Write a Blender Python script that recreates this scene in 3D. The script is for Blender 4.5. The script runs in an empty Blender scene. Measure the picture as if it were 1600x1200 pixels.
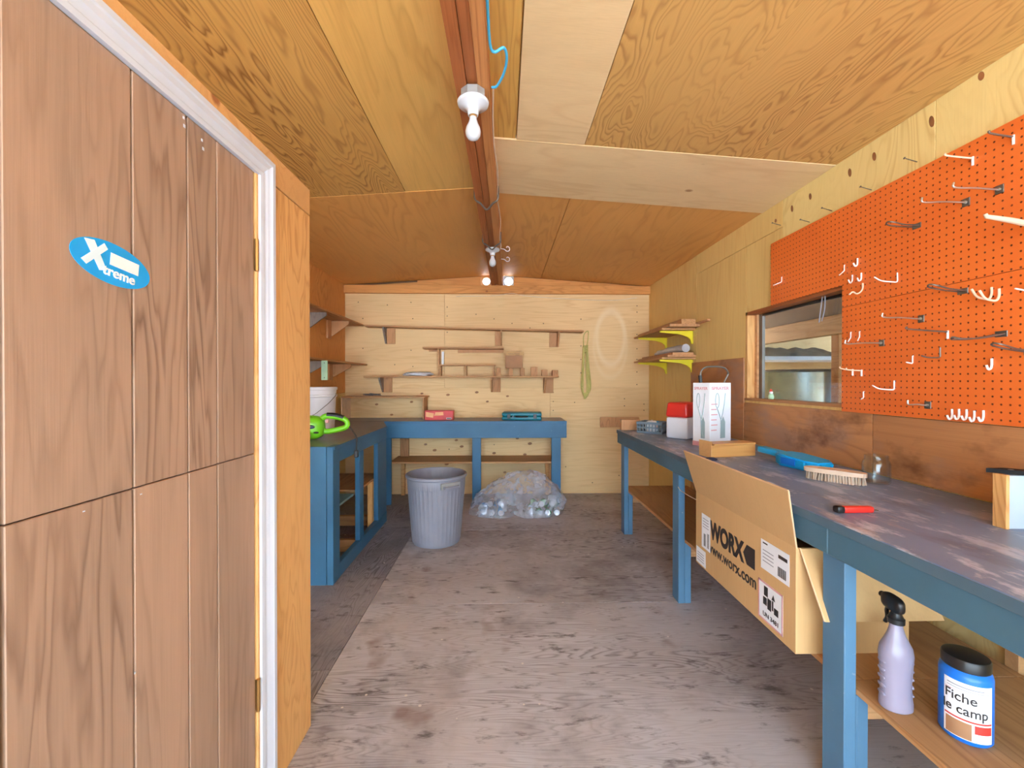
import bpy, bmesh, math, random
from mathutils import Vector, Matrix, noise as mnoise

random.seed(7)
scene = bpy.context.scene
COL = scene.collection

# ------------------------------------------------------------------ camera, sky, sun, exposure
CAM_H = 1.254
cam_data = bpy.data.cameras.new('camera')
cam_data.sensor_width = 36.0
cam_data.lens = 680.0 / 1600.0 * 36.0
cam_data.clip_start = 0.02
cam = bpy.data.objects.new('camera', cam_data)
COL.objects.link(cam)
cam.location = (0, 0, CAM_H)
cam.rotation_euler = (math.radians(90 - 0.337), 0, math.radians(-1.1795))
scene.camera = cam
scene.cycles.use_adaptive_sampling = True
scene.cycles.adaptive_threshold = 0.08
scene.cycles.max_bounces = 10
scene.cycles.diffuse_bounces = 5
scene.cycles.glossy_bounces = 4
scene.cycles.transparent_max_bounces = 10

world = bpy.data.worlds.new('sky')
scene.world = world
world.use_nodes = True
bg = world.node_tree.nodes['Background']
bg.inputs['Color'].default_value = (0.63, 0.82, 1.0, 1)
bg.inputs['Strength'].default_value = 2.6

sun_data = bpy.data.lights.new('sun', 'SUN')
sun_data.energy = 9.0
sun_data.angle = math.radians(1.0)
sun_data.color = (1.0, 0.97, 0.95)
sun = bpy.data.objects.new('sun', sun_data)
COL.objects.link(sun)
sun.rotation_euler = Vector((0.55, -0.35, -0.9)).to_track_quat('-Z', 'Y').to_euler()

vs = scene.view_settings
vs.view_transform = 'Standard'
vs.look = 'None'
vs.exposure = 2.52
vs.gamma = 1.0
vs.use_curve_mapping = False

# ------------------------------------------------------------------ helpers
def S(r, g, b):
    def c(v):
        v /= 255.0
        return v / 12.92 if v <= 0.04045 else ((v + 0.055) / 1.055) ** 2.4
    return (c(r), c(g), c(b), 1.0)

def tag(o, label=None, cat=None, group=None, kind=None):
    if label: o['label'] = label
    if cat: o['category'] = cat
    if group: o['group'] = group
    if kind: o['kind'] = kind
    return o

def thing(name, label, cat, loc=(0, 0, 0), rz=0.0, group=None, kind=None):
    o = bpy.data.objects.new(name, None)
    o.empty_display_size = 0.05
    COL.objects.link(o)
    o.location = loc
    o.rotation_euler = (0, 0, rz)
    return tag(o, label, cat, group, kind)

def link_mesh(name, me, mat, parent=None):
    o = bpy.data.objects.new(name, me)
    COL.objects.link(o)
    if parent is not None: o.parent = parent
    if mat is not None and not me.materials: me.materials.append(mat)
    return o

def mesh(name, bm, mat, parent=None, smooth=True, ang=0.6):
    bmesh.ops.recalc_face_normals(bm, faces=bm.faces[:])
    me = bpy.data.meshes.new(name)
    bm.to_mesh(me)
    bm.free()
    if smooth:
        for p in me.polygons: p.use_smooth = True
        me.set_sharp_from_angle(angle=ang)
    return link_mesh(name, me, mat, parent)

def new(): return bmesh.new()

def box(bm, x0, x1, y0, y1, z0, z1, bev=0.0, M=None, seg=1):
    v = [bm.verts.new((x, y, z)) for x in (x0, x1) for y in (y0, y1) for z in (z0, z1)]
    fs = []
    for q in ((0, 1, 3, 2), (4, 6, 7, 5), (0, 4, 5, 1), (2, 3, 7, 6), (0, 2, 6, 4), (1, 5, 7, 3)):
        fs.append(bm.faces.new([v[i] for i in q]))
    if M is not None:
        for w in v: w.co = M @ w.co
    if bev > 0:
        es = list({e for f in fs for e in f.edges})
        bmesh.ops.bevel(bm, geom=es, offset=bev, segments=seg, affect='EDGES', profile=0.5)
    return bm

def bx(*a, **k): return box(new(), *a, **k)

def frames(pts, closed=False):
    n = len(pts)
    T = []
    for i in range(n):
        if closed: d = pts[(i + 1) % n] - pts[i - 1]
        else: d = pts[min(i + 1, n - 1)] - pts[max(i - 1, 0)]
        T.append(d.normalized())
    up = Vector((0, 0, 1)) if abs(T[0].z) < 0.9 else Vector((1, 0, 0))
    N = (up - T[0] * up.dot(T[0])).normalized()
    out = []
    for t in T:
        N = (N - t * N.dot(t))
        N = N.normalized() if N.length > 1e-6 else t.orthogonal().normalized()
        out.append((t, N, t.cross(N)))
    return out

def tube(bm, pts, r, seg=8, closed=False, flat=1.0):
    pts = [Vector(p) for p in pts]
    fr = frames(pts, closed)
    rings = []
    for i, (p, (t, n, b)) in enumerate(zip(pts, fr)):
        rr = r[i] if isinstance(r, (list, tuple)) else r
        rings.append([bm.verts.new(p + (n * math.cos(2 * math.pi * k / seg) + b * math.sin(2 * math.pi * k / seg) * flat) * rr) for k in range(seg)])
    m = len(rings)
    for i in range(m if closed else m - 1):
        A, B = rings[i], rings[(i + 1) % m]
        for k in range(seg):
            bm.faces.new((A[k], A[(k + 1) % seg], B[(k + 1) % seg], B[k]))
    if not closed:
        bm.faces.new(rings[0][::-1]); bm.faces.new(rings[-1])
    return bm

def tb(*a, **k): return tube(new(), *a, **k)

def spline(ctrl, n=8, closed=False):
    c = [Vector(p) for p in ctrl]
    out = []
    m = len(c)
    for i in range(m if closed else m - 1):
        p1, p2 = c[i], c[(i + 1) % m]
        p0 = c[i - 1] if (closed or i > 0) else p1 * 2 - p2
        p3 = c[(i + 2) % m] if (closed or i + 2 < m) else p2 * 2 - p1
        for k in range(n):
            t = k / n
            out.append(0.5 * ((2 * p1) + (p2 - p0) * t + (2 * p0 - 5 * p1 + 4 * p2 - p3) * t * t + (3 * p1 - p0 - 3 * p2 + p3) * t ** 3))
    if not closed: out.append(c[-1])
    return out

def lathe(bm, prof, seg=32, c=(0, 0, 0), sx=1.0, sy=1.0, M=None, cap0=True, cap1=True, rfun=None):
    rings = []
    for r, z in prof:
        ring = []
        for k in range(seg):
            a = 2 * math.pi * k / seg
            rr = r * (rfun(a, z) if rfun else 1.0)
            p = Vector((c[0] + rr * sx * math.cos(a), c[1] + rr * sy * math.sin(a), c[2] + z))
            ring.append(bm.verts.new(M @ p if M is not None else p))
        rings.append(ring)
    for A, B in zip(rings[:-1], rings[1:]):
        for k in range(seg):
            bm.faces.new((A[k], A[(k + 1) % seg], B[(k + 1) % seg], B[k]))
    if cap0: bm.faces.new(rings[0][::-1])
    if cap1: bm.faces.new(rings[-1])
    return bm

def lt(*a, **k): return lathe(new(), *a, **k)

def prism(bm, poly, f0, f1):
    """poly: 2-D points; f0, f1 map a 2-D point to the two end faces"""
    A = [bm.verts.new(f0(*p)) for p in poly]
    B = [bm.verts.new(f1(*p)) for p in poly]
    n = len(poly)
    bm.faces.new(A[::-1]); bm.faces.new(B)
    for i in range(n):
        bm.faces.new((A[i], A[(i + 1) % n], B[(i + 1) % n], B[i]))
    return bm

def blob(bm, c, s, e=2.6, nu=20, nv=12, M=None):
    """superellipsoid"""
    def sp(v, p): return math.copysign(abs(v) ** p, v)
    q = 2.0 / e
    rows = []
    for i in range(nv + 1):
        ph = -math.pi / 2 + math.pi * i / nv
        if i in (0, nv):
            p = Vector((c[0], c[1], c[2] + s[2] * (-1 if i == 0 else 1)))
            rows.append([bm.verts.new(M @ p if M is not None else p)])
            continue
        row = []
        for k in range(nu):
            th = 2 * math.pi * k / nu
            p = Vector((c[0] + s[0] * sp(math.cos(ph), q) * sp(math.cos(th), q),
                        c[1] + s[1] * sp(math.cos(ph), q) * sp(math.sin(th), q),
                        c[2] + s[2] * sp(math.sin(ph), q)))
            row.append(bm.verts.new(M @ p if M is not None else p))
        rows.append(row)
    for i in range(nv):
        A, B = rows[i], rows[i + 1]
        for k in range(nu):
            k2 = (k + 1) % nu
            if len(A) == 1: bm.faces.new((A[0], B[k2], B[k]))
            elif len(B) == 1: bm.faces.new((A[k], A[k2], B[0]))
            else: bm.faces.new((A[k], A[k2], B[k2], B[k]))
    return bm

def text_mesh(name, body, size, mat, parent, M, ext=0.0006, off=0.0, align='LEFT', warp=None, space=1.0, width=None):
    cu = bpy.data.curves.new(name, 'FONT')
    cu.body = body; cu.size = size; cu.extrude = ext; cu.offset = off
    cu.align_x = align; cu.space_character = space
    o = bpy.data.objects.new(name, cu)
    COL.objects.link(o)
    dg = bpy.context.evaluated_depsgraph_get()
    me = bpy.data.meshes.new_from_object(o.evaluated_get(dg))
    bpy.data.objects.remove(o)
    bpy.data.curves.remove(cu)
    me.materials.clear()
    xs = [v.co.x for v in me.vertices]
    k = 1.0
    if width and xs: k = width / (max(xs) - min(xs))
    for v in me.vertices:
        p = Vector((v.co.x * k, v.co.y, v.co.z))
        if warp: p = warp(p)
        v.co = M @ p
    me.name = name
    return link_mesh(name, me, mat, parent)

def basis(o, x, y):
    x = Vector(x).normalized(); y = Vector(y).normalized(); z = x.cross(y)
    m = Matrix((x, y, z)).transposed().to_4x4()
    m.translation = Vector(o)
    return m

# ------------------------------------------------------------------ materials
class NT:
    def __init__(self, name):
        self.m = bpy.data.materials.new(name)
        self.m.use_nodes = True
        self.t = self.m.node_tree
        self.b = self.t.nodes['Principled BSDF']
        self.out = self.t.nodes['Material Output']
    def n(self, typ, **kw):
        nd = self.t.nodes.new(typ)
        for k, v in kw.items():
            if k.startswith('i_'):
                nd.inputs[k[2:].replace('_', ' ')].default_value = v
            else: setattr(nd, k, v)
        return nd
    def l(self, a, b): self.t.links.new(a, b)
    def math(self, op, a, b=None, c=None, clamp=False):
        nd = self.t.nodes.new('ShaderNodeMath'); nd.operation = op; nd.use_clamp = clamp
        for i, v in enumerate((a, b, c)):
            if v is None: continue
            if isinstance(v, (int, float)): nd.inputs[i].default_value = v
            else: self.l(v, nd.inputs[i])
        return nd.outputs[0]
    def mix(self, fac, a, b, blend='MIX'):
        nd = self.t.nodes.new('ShaderNodeMix'); nd.data_type = 'RGBA'; nd.blend_type = blend
        for s, v in ((0, fac), (6, a), (7, b)):
            if isinstance(v, (int, float, tuple)): nd.inputs[s].default_value = v
            else: self.l(v, nd.inputs[s])
        return nd.outputs[2]
    def coords(self, scale=(1, 1, 1), rnd=True, loc=(0, 0, 0)):
        tc = self.n('ShaderNodeTexCoord')
        mp = self.n('ShaderNodeMapping')
        mp.inputs['Scale'].default_value = scale
        mp.inputs['Location'].default_value = loc
        if rnd:
            oi = self.n('ShaderNodeObjectInfo')
            ml = self.math('MULTIPLY', oi.outputs['Random'], 37.0)
            ad = self.n('ShaderNodeVectorMath', operation='ADD')
            self.l(tc.outputs['Object'], ad.inputs[0]); self.l(ml, ad.inputs[1])
            self.l(ad.outputs[0], mp.inputs['Vector'])
        else:
            self.l(tc.outputs['Object'], mp.inputs['Vector'])
        return mp.outputs[0]
    def noise(self, vec, scale=1.0, detail=2.0, rough=0.5, dist=0.0):
        nd = self.n('ShaderNodeTexNoise')
        nd.inputs['Scale'].default_value = scale
        nd.inputs['Detail'].default_value = detail
        nd.inputs['Roughness'].default_value = rough
        nd.inputs['Distortion'].default_value = dist
        self.l(vec, nd.inputs['Vector'])
        return nd.outputs['Fac']
    def ramp(self, fac, stops):
        nd = self.n('ShaderNodeValToRGB')
        cr = nd.color_ramp
        while len(cr.elements) < len(stops): cr.elements.new(0.5)
        for e, (p, c) in zip(cr.elements, stops):
            e.position = p
            e.color = c if isinstance(c, tuple) else (c, c, c, 1)
        self.l(fac, nd.inputs[0])
        return nd.outputs[0]
    def bump(self, h, strength=0.2, dist=0.005):
        nd = self.n('ShaderNodeBump')
        nd.inputs['Strength'].default_value = strength
        nd.inputs['Distance'].default_value = dist
        self.l(h, nd.inputs['Height'])
        self.l(nd.outputs[0], self.b.inputs['Normal'])

def set_spec(b, v):
    if 'Specular IOR Level' in b.inputs: b.inputs['Specular IOR Level'].default_value = v

def plain(name, col, rough=0.5, metal=0.0, var=0.06, spec=0.5, coat=0.0):
    t = NT(name)
    b = t.b
    b.inputs['Roughness'].default_value = rough
    b.inputs['Metallic'].default_value = metal
    set_spec(b, spec)
    if coat: b.inputs['Coat Weight'].default_value = coat
    v = t.noise(t.coords((1, 1, 1)), 9.0, 3.0)
    dark = tuple(c * (1 - 2 * var) for c in col[:3]) + (1,)
    lite = tuple(min(1, c * (1 + 2 * var)) for c in col[:3]) + (1,)
    t.l(t.ramp(v, [(0.3, dark), (0.7, lite)]), b.inputs['Base Color'])
    return t.m

def wood(name, light, dark, axis='X', freq=20.0, cross=1.5, along=0.3, contrast=0.75, knots=0.0, streak=0.5,
         rough=0.62, tone=0.25, knotcol=None, spec=0.3, extra=None, distort=0.4, detail=3.2):
    """rotary-cut veneer: contour lines of a stretched noise field, fibre streaks, optional knots"""
    t = NT(name)
    t.b.inputs['Roughness'].default_value = rough
    set_spec(t.b, spec)
    ai = 'XYZ'.index(axis)
    sc = [cross] * 3; sc[ai] = along
    v = t.coords(tuple(sc))
    f = t.noise(v, 1.0, detail, 0.45, distort)
    fr = t.math('FRACT', t.math('MULTIPLY', f, freq))
    line = t.ramp(fr, [(0.0, 0.2), (0.10, 0.0), (0.55, 0.18), (0.84, 1.0), (1.0, 0.2)])
    # lines fade in and out over the sheet
    sc2 = [2.0] * 3; sc2[ai] = 0.8
    fade = t.ramp(t.noise(t.coords(tuple(sc2), loc=(5, 3, 1)), 1.0, 2.0), [(0.36, 0.12), (0.62, 1.0)])
    lf = t.math('MULTIPLY', t.math('MULTIPLY', line, fade), contrast)
    fs = [240.0] * 3; fs[ai] = 5.0
    fib = t.noise(t.coords(tuple(fs)), 1.0, 2.0, 0.6)
    base = t.mix(lf, light, dark)
    d2 = tuple(c * 0.72 for c in light[:3]) + (1,)
    base = t.mix(t.math('MULTIPLY', t.ramp(fib, [(0.42, 0.0), (0.72, 1.0)]), streak * 0.55), base, d2)
    ts = [0.9] * 3; ts[ai] = 0.5
    big = t.noise(t.coords(tuple(ts), loc=(2, 7, 4)), 1.3, 3.0)
    mul = t.ramp(big, [(0.3, (1 - tone, 1 - tone * 1.15, 1 - tone * 1.3, 1)), (0.7, (1 + tone * 0.25,) * 3 + (1,))])
    base = t.mix(1.0, base, mul, 'MULTIPLY')
    if knots > 0:
        ks = [1.0] * 3; ks[ai] = 0.75
        vo = t.n('ShaderNodeTexVoronoi'); vo.inputs['Scale'].default_value = knots
        t.l(t.coords(tuple(ks)), vo.inputs['Vector'])
        wob = t.math('ADD', vo.outputs['Distance'], t.math('MULTIPLY', t.noise(v, 14.0, 2.0), 0.03))
        sep = t.n('ShaderNodeSeparateColor'); t.l(vo.outputs['Color'], sep.inputs[0])
        on = t.math('GREATER_THAN', sep.outputs[0], 0.45)
        kf = t.math('MULTIPLY', t.ramp(wob, [(0.07, 1.0), (0.12, 0.0)]), on)
        base = t.mix(t.math('MULTIPLY', kf, 0.8), base, knotcol or S(110, 66, 40))
    if extra: base = extra(t, base)
    t.l(base, t.b.inputs['Base Color'])
    t.bump(t.math('ADD', t.math('MULTIPLY', line, 0.5), fib), 0.12, 0.002)
    return t.m

def ring_mark(t, base, cx, cz, rx, rz, w, col, amt, wall='Y'):
    tc = t.n('ShaderNodeTexCoord')
    sp = t.n('ShaderNodeSeparateXYZ'); t.l(tc.outputs['Object'], sp.inputs[0])
    a = t.math('DIVIDE', t.math('SUBTRACT', sp.outputs[0], cx), rx)
    b = t.math('DIVIDE', t.math('SUBTRACT', sp.outputs[2], cz), rz)
    r = t.math('SQRT', t.math('ADD', t.math('MULTIPLY', a, a), t.math('MULTIPLY', b, b)))
    d = t.math('ABSOLUTE', t.math('SUBTRACT', r, 1.0))
    f = t.math('MULTIPLY', t.ramp(d, [(0.0, 1.0), (w, 0.0)]), amt)
    return t.mix(f, base, col)

M = {}
def back_marks(t, base):
    c = S(246, 222, 184)
    base = ring_mark(t, base, 1.205, 1.745, 0.155, 0.30, 0.22, c, 0.55)
    base = ring_mark(t, base, 1.20, 1.66, 0.185, 0.36, 0.14, c, 0.3)
    return base

M['ply_ceiling'] = wood('ceiling_plywood', S(222, 176, 106), S(156, 104, 50), 'Y', 34, 4.0, 1.1, 0.7, 0, 0.35, tone=0.12, distort=0.25)
M['ply_ceiling_y'] = wood('ceiling_plywood_cathedral', S(214, 164, 92), S(130, 80, 34), 'Y', 42, 4.2, 0.55, 0.85, 0, 0.35, tone=0.12, distort=0.2)
M['ply_ceiling_far'] = wood('ceiling_plywood_far', S(231, 170, 95), S(194, 130, 65), 'Y', 14, 3.2, 0.6, 0.4, 0, 0.3, tone=0.12)
M['ply_pale'] = wood('pale_plywood', S(242, 212, 162), S(206, 158, 100), 'X', 12, 3.0, 0.5, 0.3, 5.0, 0.4, tone=0.08, knotcol=S(165, 105, 60))
M['ply_back'] = wood('back_wall_plywood', S(242, 206, 152), S(208, 160, 104), 'X', 16, 6.0, 0.45, 0.42, 0, 0.35, tone=0.1, extra=back_marks)
M['ply_knotty'] = wood('knotty_plywood', S(242, 206, 152), S(206, 154, 98), 'X', 16, 5.0, 0.5, 0.45, 0, 0.3, tone=0.1, knotcol=S(140, 82, 48))
M['ply_right'] = wood('right_wall_plywood', S(242, 208, 133), S(216, 158, 92), 'Z', 14, 4.5, 0.4, 0.4, 0, 0.45, tone=0.1)
M['ply_right_knots'] = wood('right_wall_knotty_plywood', S(242, 216, 146), S(196, 146, 78), 'Z', 22, 3.2, 1.4, 0.5, 0, 0.25, tone=0.08, knotcol=S(124, 74, 44))
M['ply_left'] = wood('left_wall_plywood', S(229, 162, 91), S(182, 114, 55), 'Z', 18, 3.5, 0.9, 0.5, 0, 0.35, tone=0.12)
M['timber'] = wood('orange_timber', S(232, 180, 116), S(188, 122, 58), 'Z', 16, 7.0, 1.6, 0.6, 2.4, 0.4, tone=0.12, knotcol=S(140, 80, 44))
M['header'] = wood('header_pine', S(222, 156, 88), S(170, 104, 52), 'X', 12, 8.0, 0.8, 0.6, 7.0, 0.5, tone=0.18, knotcol=S(128, 66, 36))
M['timber_x'] = wood('pine_board', S(226, 174, 114), S(184, 124, 70), 'X', 12, 6.0, 0.6, 0.6, 5.0, 0.4, tone=0.15, knotcol=S(140, 76, 42))
M['shelf_x'] = wood('shelf_board', S(206, 158, 110), S(156, 104, 66), 'X', 10, 8.0, 0.7, 0.6, 0, 0.5, tone=0.2)
M['shelf_y'] = wood('shelf_board_side', S(206, 156, 106), S(156, 104, 62), 'Y', 10, 8.0, 0.7, 0.6, 0, 0.5, tone=0.2)
M['offcut'] = wood('wood_offcut', S(206, 154, 108), S(156, 106, 70), 'Z', 9, 9.0, 2.0, 0.6, 0, 0.5, tone=0.2)
M['grey_offcut'] = wood('weathered_offcut', S(158, 142, 132), S(116, 102, 96), 'Z', 9, 9.0, 2.0, 0.6, 0, 0.6, tone=0.25)
M['beam'] = wood('beam_timber', S(184, 112, 64), S(130, 68, 36), 'Y', 12, 14.0, 0.5, 0.7, 3.0, 0.6, tone=0.25, knotcol=S(86, 42, 22))
M['beam_pale'] = wood('beam_timber_pale', S(208, 144, 88), S(156, 92, 50), 'Y', 10, 14.0, 0.45, 0.6, 0, 0.6, tone=0.2)
M['ceil_board'] = wood('ceiling_board', S(236, 188, 108), S(190, 132, 64), 'Y', 12, 5.0, 0.6, 0.5, 0, 0.45, tone=0.15)
M['ceil_board_knots'] = wood('ceiling_board_knotty', S(233, 185, 100), S(183, 126, 59), 'Y', 12, 8.0, 0.6, 0.6, 5.0, 0.5, tone=0.15, knotcol=S(130, 78, 40))
M['board_honey'] = wood('honey_pine', S(222, 168, 100), S(190, 130, 70), 'X', 8, 9.0, 1.0, 0.5, 0, 0.3, tone=0.08, rough=0.4)

def backsplash_extra(t, base):
    n = t.noise(t.coords((1.2, 1.2, 2.6), loc=(1, 1, 9)), 1.6, 4.0, 0.6)
    base = t.mix(t.math('MULTIPLY', t.ramp(n, [(0.5, 0.0), (0.62, 1.0)]), 0.7), base, S(168, 132, 112))
    n2 = t.noise(t.coords((1.0, 1.0, 1.6), loc=(8, 2, 3)), 2.2, 5.0, 0.62)
    return t.mix(t.math('MULTIPLY', t.ramp(n2, [(0.56, 0.0), (0.7, 1.0)]), 0.75), base, S(96, 54, 34))
M['backsplash'] = wood('stained_plywood', S(202, 143, 95), S(148, 93, 57), 'Y', 22, 2.2, 0.3, 0.6, 0, 0.6, tone=0.25, extra=backsplash_extra)

def floor_extra(stain, amt):
    def fn(t, base):
        c = t.coords((1, 1, 1))
        n = t.noise(c, 2.1, 6.0, 0.62)
        base = t.mix(t.math('MULTIPLY', t.ramp(n, [(0.50, 0.0), (0.66, 1.0)]), amt), base, stain)
        n2 = t.noise(t.coords((1.3, 1, 1), loc=(4, 1, 2)), 1.5, 5.0, 0.6)
        base = t.mix(t.math('MULTIPLY', t.ramp(n2, [(0.5, 0.0), (0.7, 1.0)]), 0.5), base, S(182, 172, 170))
        n3 = t.noise(t.coords((0.8, 2.0, 1), loc=(9, 3, 2)), 9.0, 5.0, 0.65)
        base = t.mix(t.math('MULTIPLY', t.ramp(n3, [(0.58, 0.0), (0.70, 1.0)]), 0.75), base, S(74, 66, 64))
        n5 = t.noise(t.coords((1, 1, 1), loc=(1, 6, 2)), 3.4, 3.0, 0.5)
        base = t.mix(t.math('MULTIPLY', t.ramp(n5, [(0.66, 0.0), (0.74, 1.0)]), 0.6), base, S(120, 84, 66))
        vo = t.n('ShaderNodeTexVoronoi'); vo.inputs['Scale'].default_value = 16.0
        t.l(c, vo.inputs['Vector'])
        sep = t.n('ShaderNodeSeparateColor'); t.l(vo.outputs['Color'], sep.inputs[0])
        sp = t.math('MULTIPLY', t.math('LESS_THAN', vo.outputs['Distance'], 0.10), t.math('GREATER_THAN', sep.outputs[1], 0.86))
        return t.mix(sp, base, S(216, 210, 204))
    return fn
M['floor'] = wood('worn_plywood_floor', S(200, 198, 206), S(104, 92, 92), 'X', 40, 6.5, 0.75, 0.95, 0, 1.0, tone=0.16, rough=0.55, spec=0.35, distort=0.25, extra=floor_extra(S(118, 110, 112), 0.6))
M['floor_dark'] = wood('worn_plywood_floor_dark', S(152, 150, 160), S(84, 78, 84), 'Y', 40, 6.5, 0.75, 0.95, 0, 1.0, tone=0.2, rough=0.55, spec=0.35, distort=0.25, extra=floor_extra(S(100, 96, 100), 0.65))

def door_extra(t, base):
    c = t.coords((6, 6, 1.4), loc=(3, 3, 1))
    n = t.noise(c, 1.0, 3.0, 0.55)
    return t.mix(t.math('MULTIPLY', t.ramp(n, [(0.42, 0.0), (0.7, 1.0)]), 0.45), base, S(196, 156, 130))
M['door'] = wood('door_panelling', S(172, 142, 122), S(104, 76, 60), 'Z', 11, 9.0, 0.9, 0.8, 0, 0.75, tone=0.1, rough=0.42, spec=0.4, distort=0.3, extra=door_extra)
M['groove'] = plain('groove_dark', S(64, 56, 58), 0.8)

def paint(name, col, wornc, worn=0.5, rough=0.5, scuff=True):
    t = NT(name)
    t.b.inputs['Roughness'].default_value = rough
    set_spec(t.b, 0.4)
    c = t.coords((1, 1, 1))
    n = t.noise(c, 3.0, 4.0)
    lo = tuple(x * 0.84 for x in col[:3]) + (1,)
    hi = tuple(min(1, x * 1.14) for x in col[:3]) + (1,)
    base = t.ramp(n, [(0.3, lo), (0.7, hi)])
    n2 = t.noise(c, 28.0, 4.0, 0.65)
    base = t.mix(t.math('MULTIPLY', t.ramp(n2, [(0.68, 0.0), (0.74, 1.0)]), worn), base, wornc)
    t.l(base, t.b.inputs['Base Color'])
    t.bump(t.noise(t.coords((60, 60, 60)), 1.0, 3.0), 0.08, 0.002)
    return t.m
M['blue'] = paint('blue_paint', S(60, 112, 150), S(134, 181, 195), 0.4)
M['blue_right'] = paint('blue_leg_paint', S(84, 124, 154), S(176, 182, 182), 0.45)
M['blue_grey'] = paint('blue_grey_paint', S(75, 111, 131), S(149, 169, 165), 0.45)
def top_paint(name, col, brown, patch):
    t = NT(name)
    t.b.inputs['Roughness'].default_value = 0.38
    set_spec(t.b, 0.5)
    c = t.coords((1, 1, 1), rnd=False)
    n = t.noise(c, 3.0, 4.0)
    base = t.ramp(n, [(0.3, tuple(x * 0.8 for x in col[:3]) + (1,)), (0.7, col)])
    n1 = t.noise(t.coords((2.4, 1.0, 1), loc=(3, 1, 1), rnd=False), 2.2, 5.0, 0.6)
    base = t.mix(t.math('MULTIPLY', t.ramp(n1, [(0.52, 0.0), (0.66, 1.0)]), 0.6), base, brown)
    if patch:
        sp = t.n('ShaderNodeSeparateXYZ'); t.l(c, sp.inputs[0])
        edge = t.ramp(t.math('SUBTRACT', sp.outputs[0], 0.95), [(0.0, 1.0), (0.35, 0.45), (0.6, 0.3)])
        n2 = t.noise(t.coords((3.6, 1.5, 1), loc=(1.7, 0.2, 0), rnd=False), 2.4, 6.0, 0.68)
        base = t.mix(t.math('MULTIPLY', t.ramp(n2, [(0.52, 0.0), (0.60, 1.0)]), edge), base, S(196, 206, 228))
        n3 = t.noise(t.coords((5.0, 1.3, 1), loc=(0.3, 2.9, 0), rnd=False), 2.0, 5.0, 0.65)
        base = t.mix(t.math('MULTIPLY', t.ramp(n3, [(0.57, 0.0), (0.63, 1.0)]), t.math('MULTIPLY', edge, 0.4)), base, S(190, 168, 168))
        n4 = t.noise(c, 16.0, 4.0, 0.65)
        base = t.mix(t.math('MULTIPLY', t.ramp(n4, [(0.62, 0.0), (0.68, 1.0)]), 0.55), base, S(190, 192, 204))
        n6 = t.noise(t.coords((2, 1, 1), loc=(4, 4, 0), rnd=False), 3.0, 5.0, 0.6)
        base = t.mix(t.math('MULTIPLY', t.ramp(n6, [(0.55, 0.0), (0.68, 1.0)]), 0.6), base, S(82, 92, 116))
    t.l(base, t.b.inputs['Base Color'])
    return t.m
M['top_right'] = top_paint('worn_grey_bench_top', S(112, 138, 180), S(102, 122, 156), True)
M['top_left'] = top_paint('worn_brown_bench_top', S(124, 128, 146), S(106, 104, 114), False)

def pegboard_mat():
    t = NT('orange_pegboard')
    t.b.inputs['Roughness'].default_value = 0.42
    tc = t.n('ShaderNodeTexCoord')
    sp = t.n('ShaderNodeSeparateXYZ'); t.l(tc.outputs['Object'], sp.inputs[0])
    def cell(o, ph):
        q = t.math('FRACT', t.math('ADD', t.math('DIVIDE', t.math('SUBTRACT', o, ph), 0.0254), 100.5))
        q = t.math('SUBTRACT', q, 0.5)
        return t.math('MULTIPLY', q, q)
    d = t.math('SQRT', t.math('ADD', cell(sp.outputs[1], 1.633), cell(sp.outputs[2], 1.255)))
    hole = t.ramp(d, [(0.105, 1.0), (0.15, 0.0)])
    n = t.noise(t.coords((1, 1, 1)), 2.5, 3.0)
    base = t.ramp(n, [(0.3, S(230, 110, 44)), (0.7, S(240, 122, 50))])
    t.l(t.mix(hole, base, S(112, 42, 16)), t.b.inputs['Base Color'])
    t.bump(t.math('SUBTRACT', 1.0, hole), 0.5, 0.003)
    return t.m
M['peg'] = pegboard_mat()

M['white_paint'] = plain('white_trim_paint', S(204, 208, 220), 0.35, var=0.02)
M['brass'] = plain('brass', S(196, 152, 92), 0.35, 0.9)
M['steel'] = plain('zinc_steel', S(196, 196, 192), 0.3, 0.85)
M['steel_dark'] = plain('dull_steel', S(128, 122, 116), 0.45, 0.8)
M['white_wire'] = plain('coated_hook', S(238, 226, 222), 0.35)
M['pale_plastic'] = plain('pale_plastic', S(232, 200, 170), 0.5)
M['black'] = plain('black_plastic', S(26, 26, 28), 0.4)
M['porcelain'] = plain('porcelain', S(206, 210, 218), 0.22, var=0.01)
M['box_metal'] = plain('galvanised_box', S(178, 180, 178), 0.4, 0.5)
M['bulb'] = plain('frosted_bulb', S(200, 202, 208), 0.18, var=0.01)
M['cord_white'] = plain('cream_cable', S(226, 208, 184), 0.5)
M['cord_blue'] = plain('blue_cable', S(70, 170, 215), 0.5)
M['can_grey'] = plain('grey_bin_plastic', S(136, 138, 152), 0.5, var=0.03)
M['bucket'] = plain('white_bucket', S(226, 224, 228), 0.4, var=0.02)
M['green'] = plain('lime_plastic', S(124, 214, 36), 0.35, var=0.03)
M['grey_plastic'] = plain('grey_plastic', S(150, 150, 150), 0.45)
M['red'] = plain('red_plastic', S(222, 52, 44), 0.3, var=0.02)
M['teal'] = plain('teal_plastic', S(0, 120, 140), 0.4, var=0.03)
M['card'] = wood('cardboard', S(214, 173, 120), S(197, 154, 103), 'Z', 6, 5, 1.2, 0.25, 0, 0.25, tone=0.08, rough=0.75)
M['card_edge'] = plain('cardboard_edge', S(224, 184, 142), 0.8)
M['card_brown'] = plain('brown_card', S(172, 128, 92), 0.75)
M['ink'] = plain('black_print', S(48, 42, 42), 0.6)
M['paper'] = plain('white_label', S(238, 240, 244), 0.5, var=0.015)
M['print_grey'] = plain('grey_print', S(150, 150, 158), 0.6)
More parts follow.
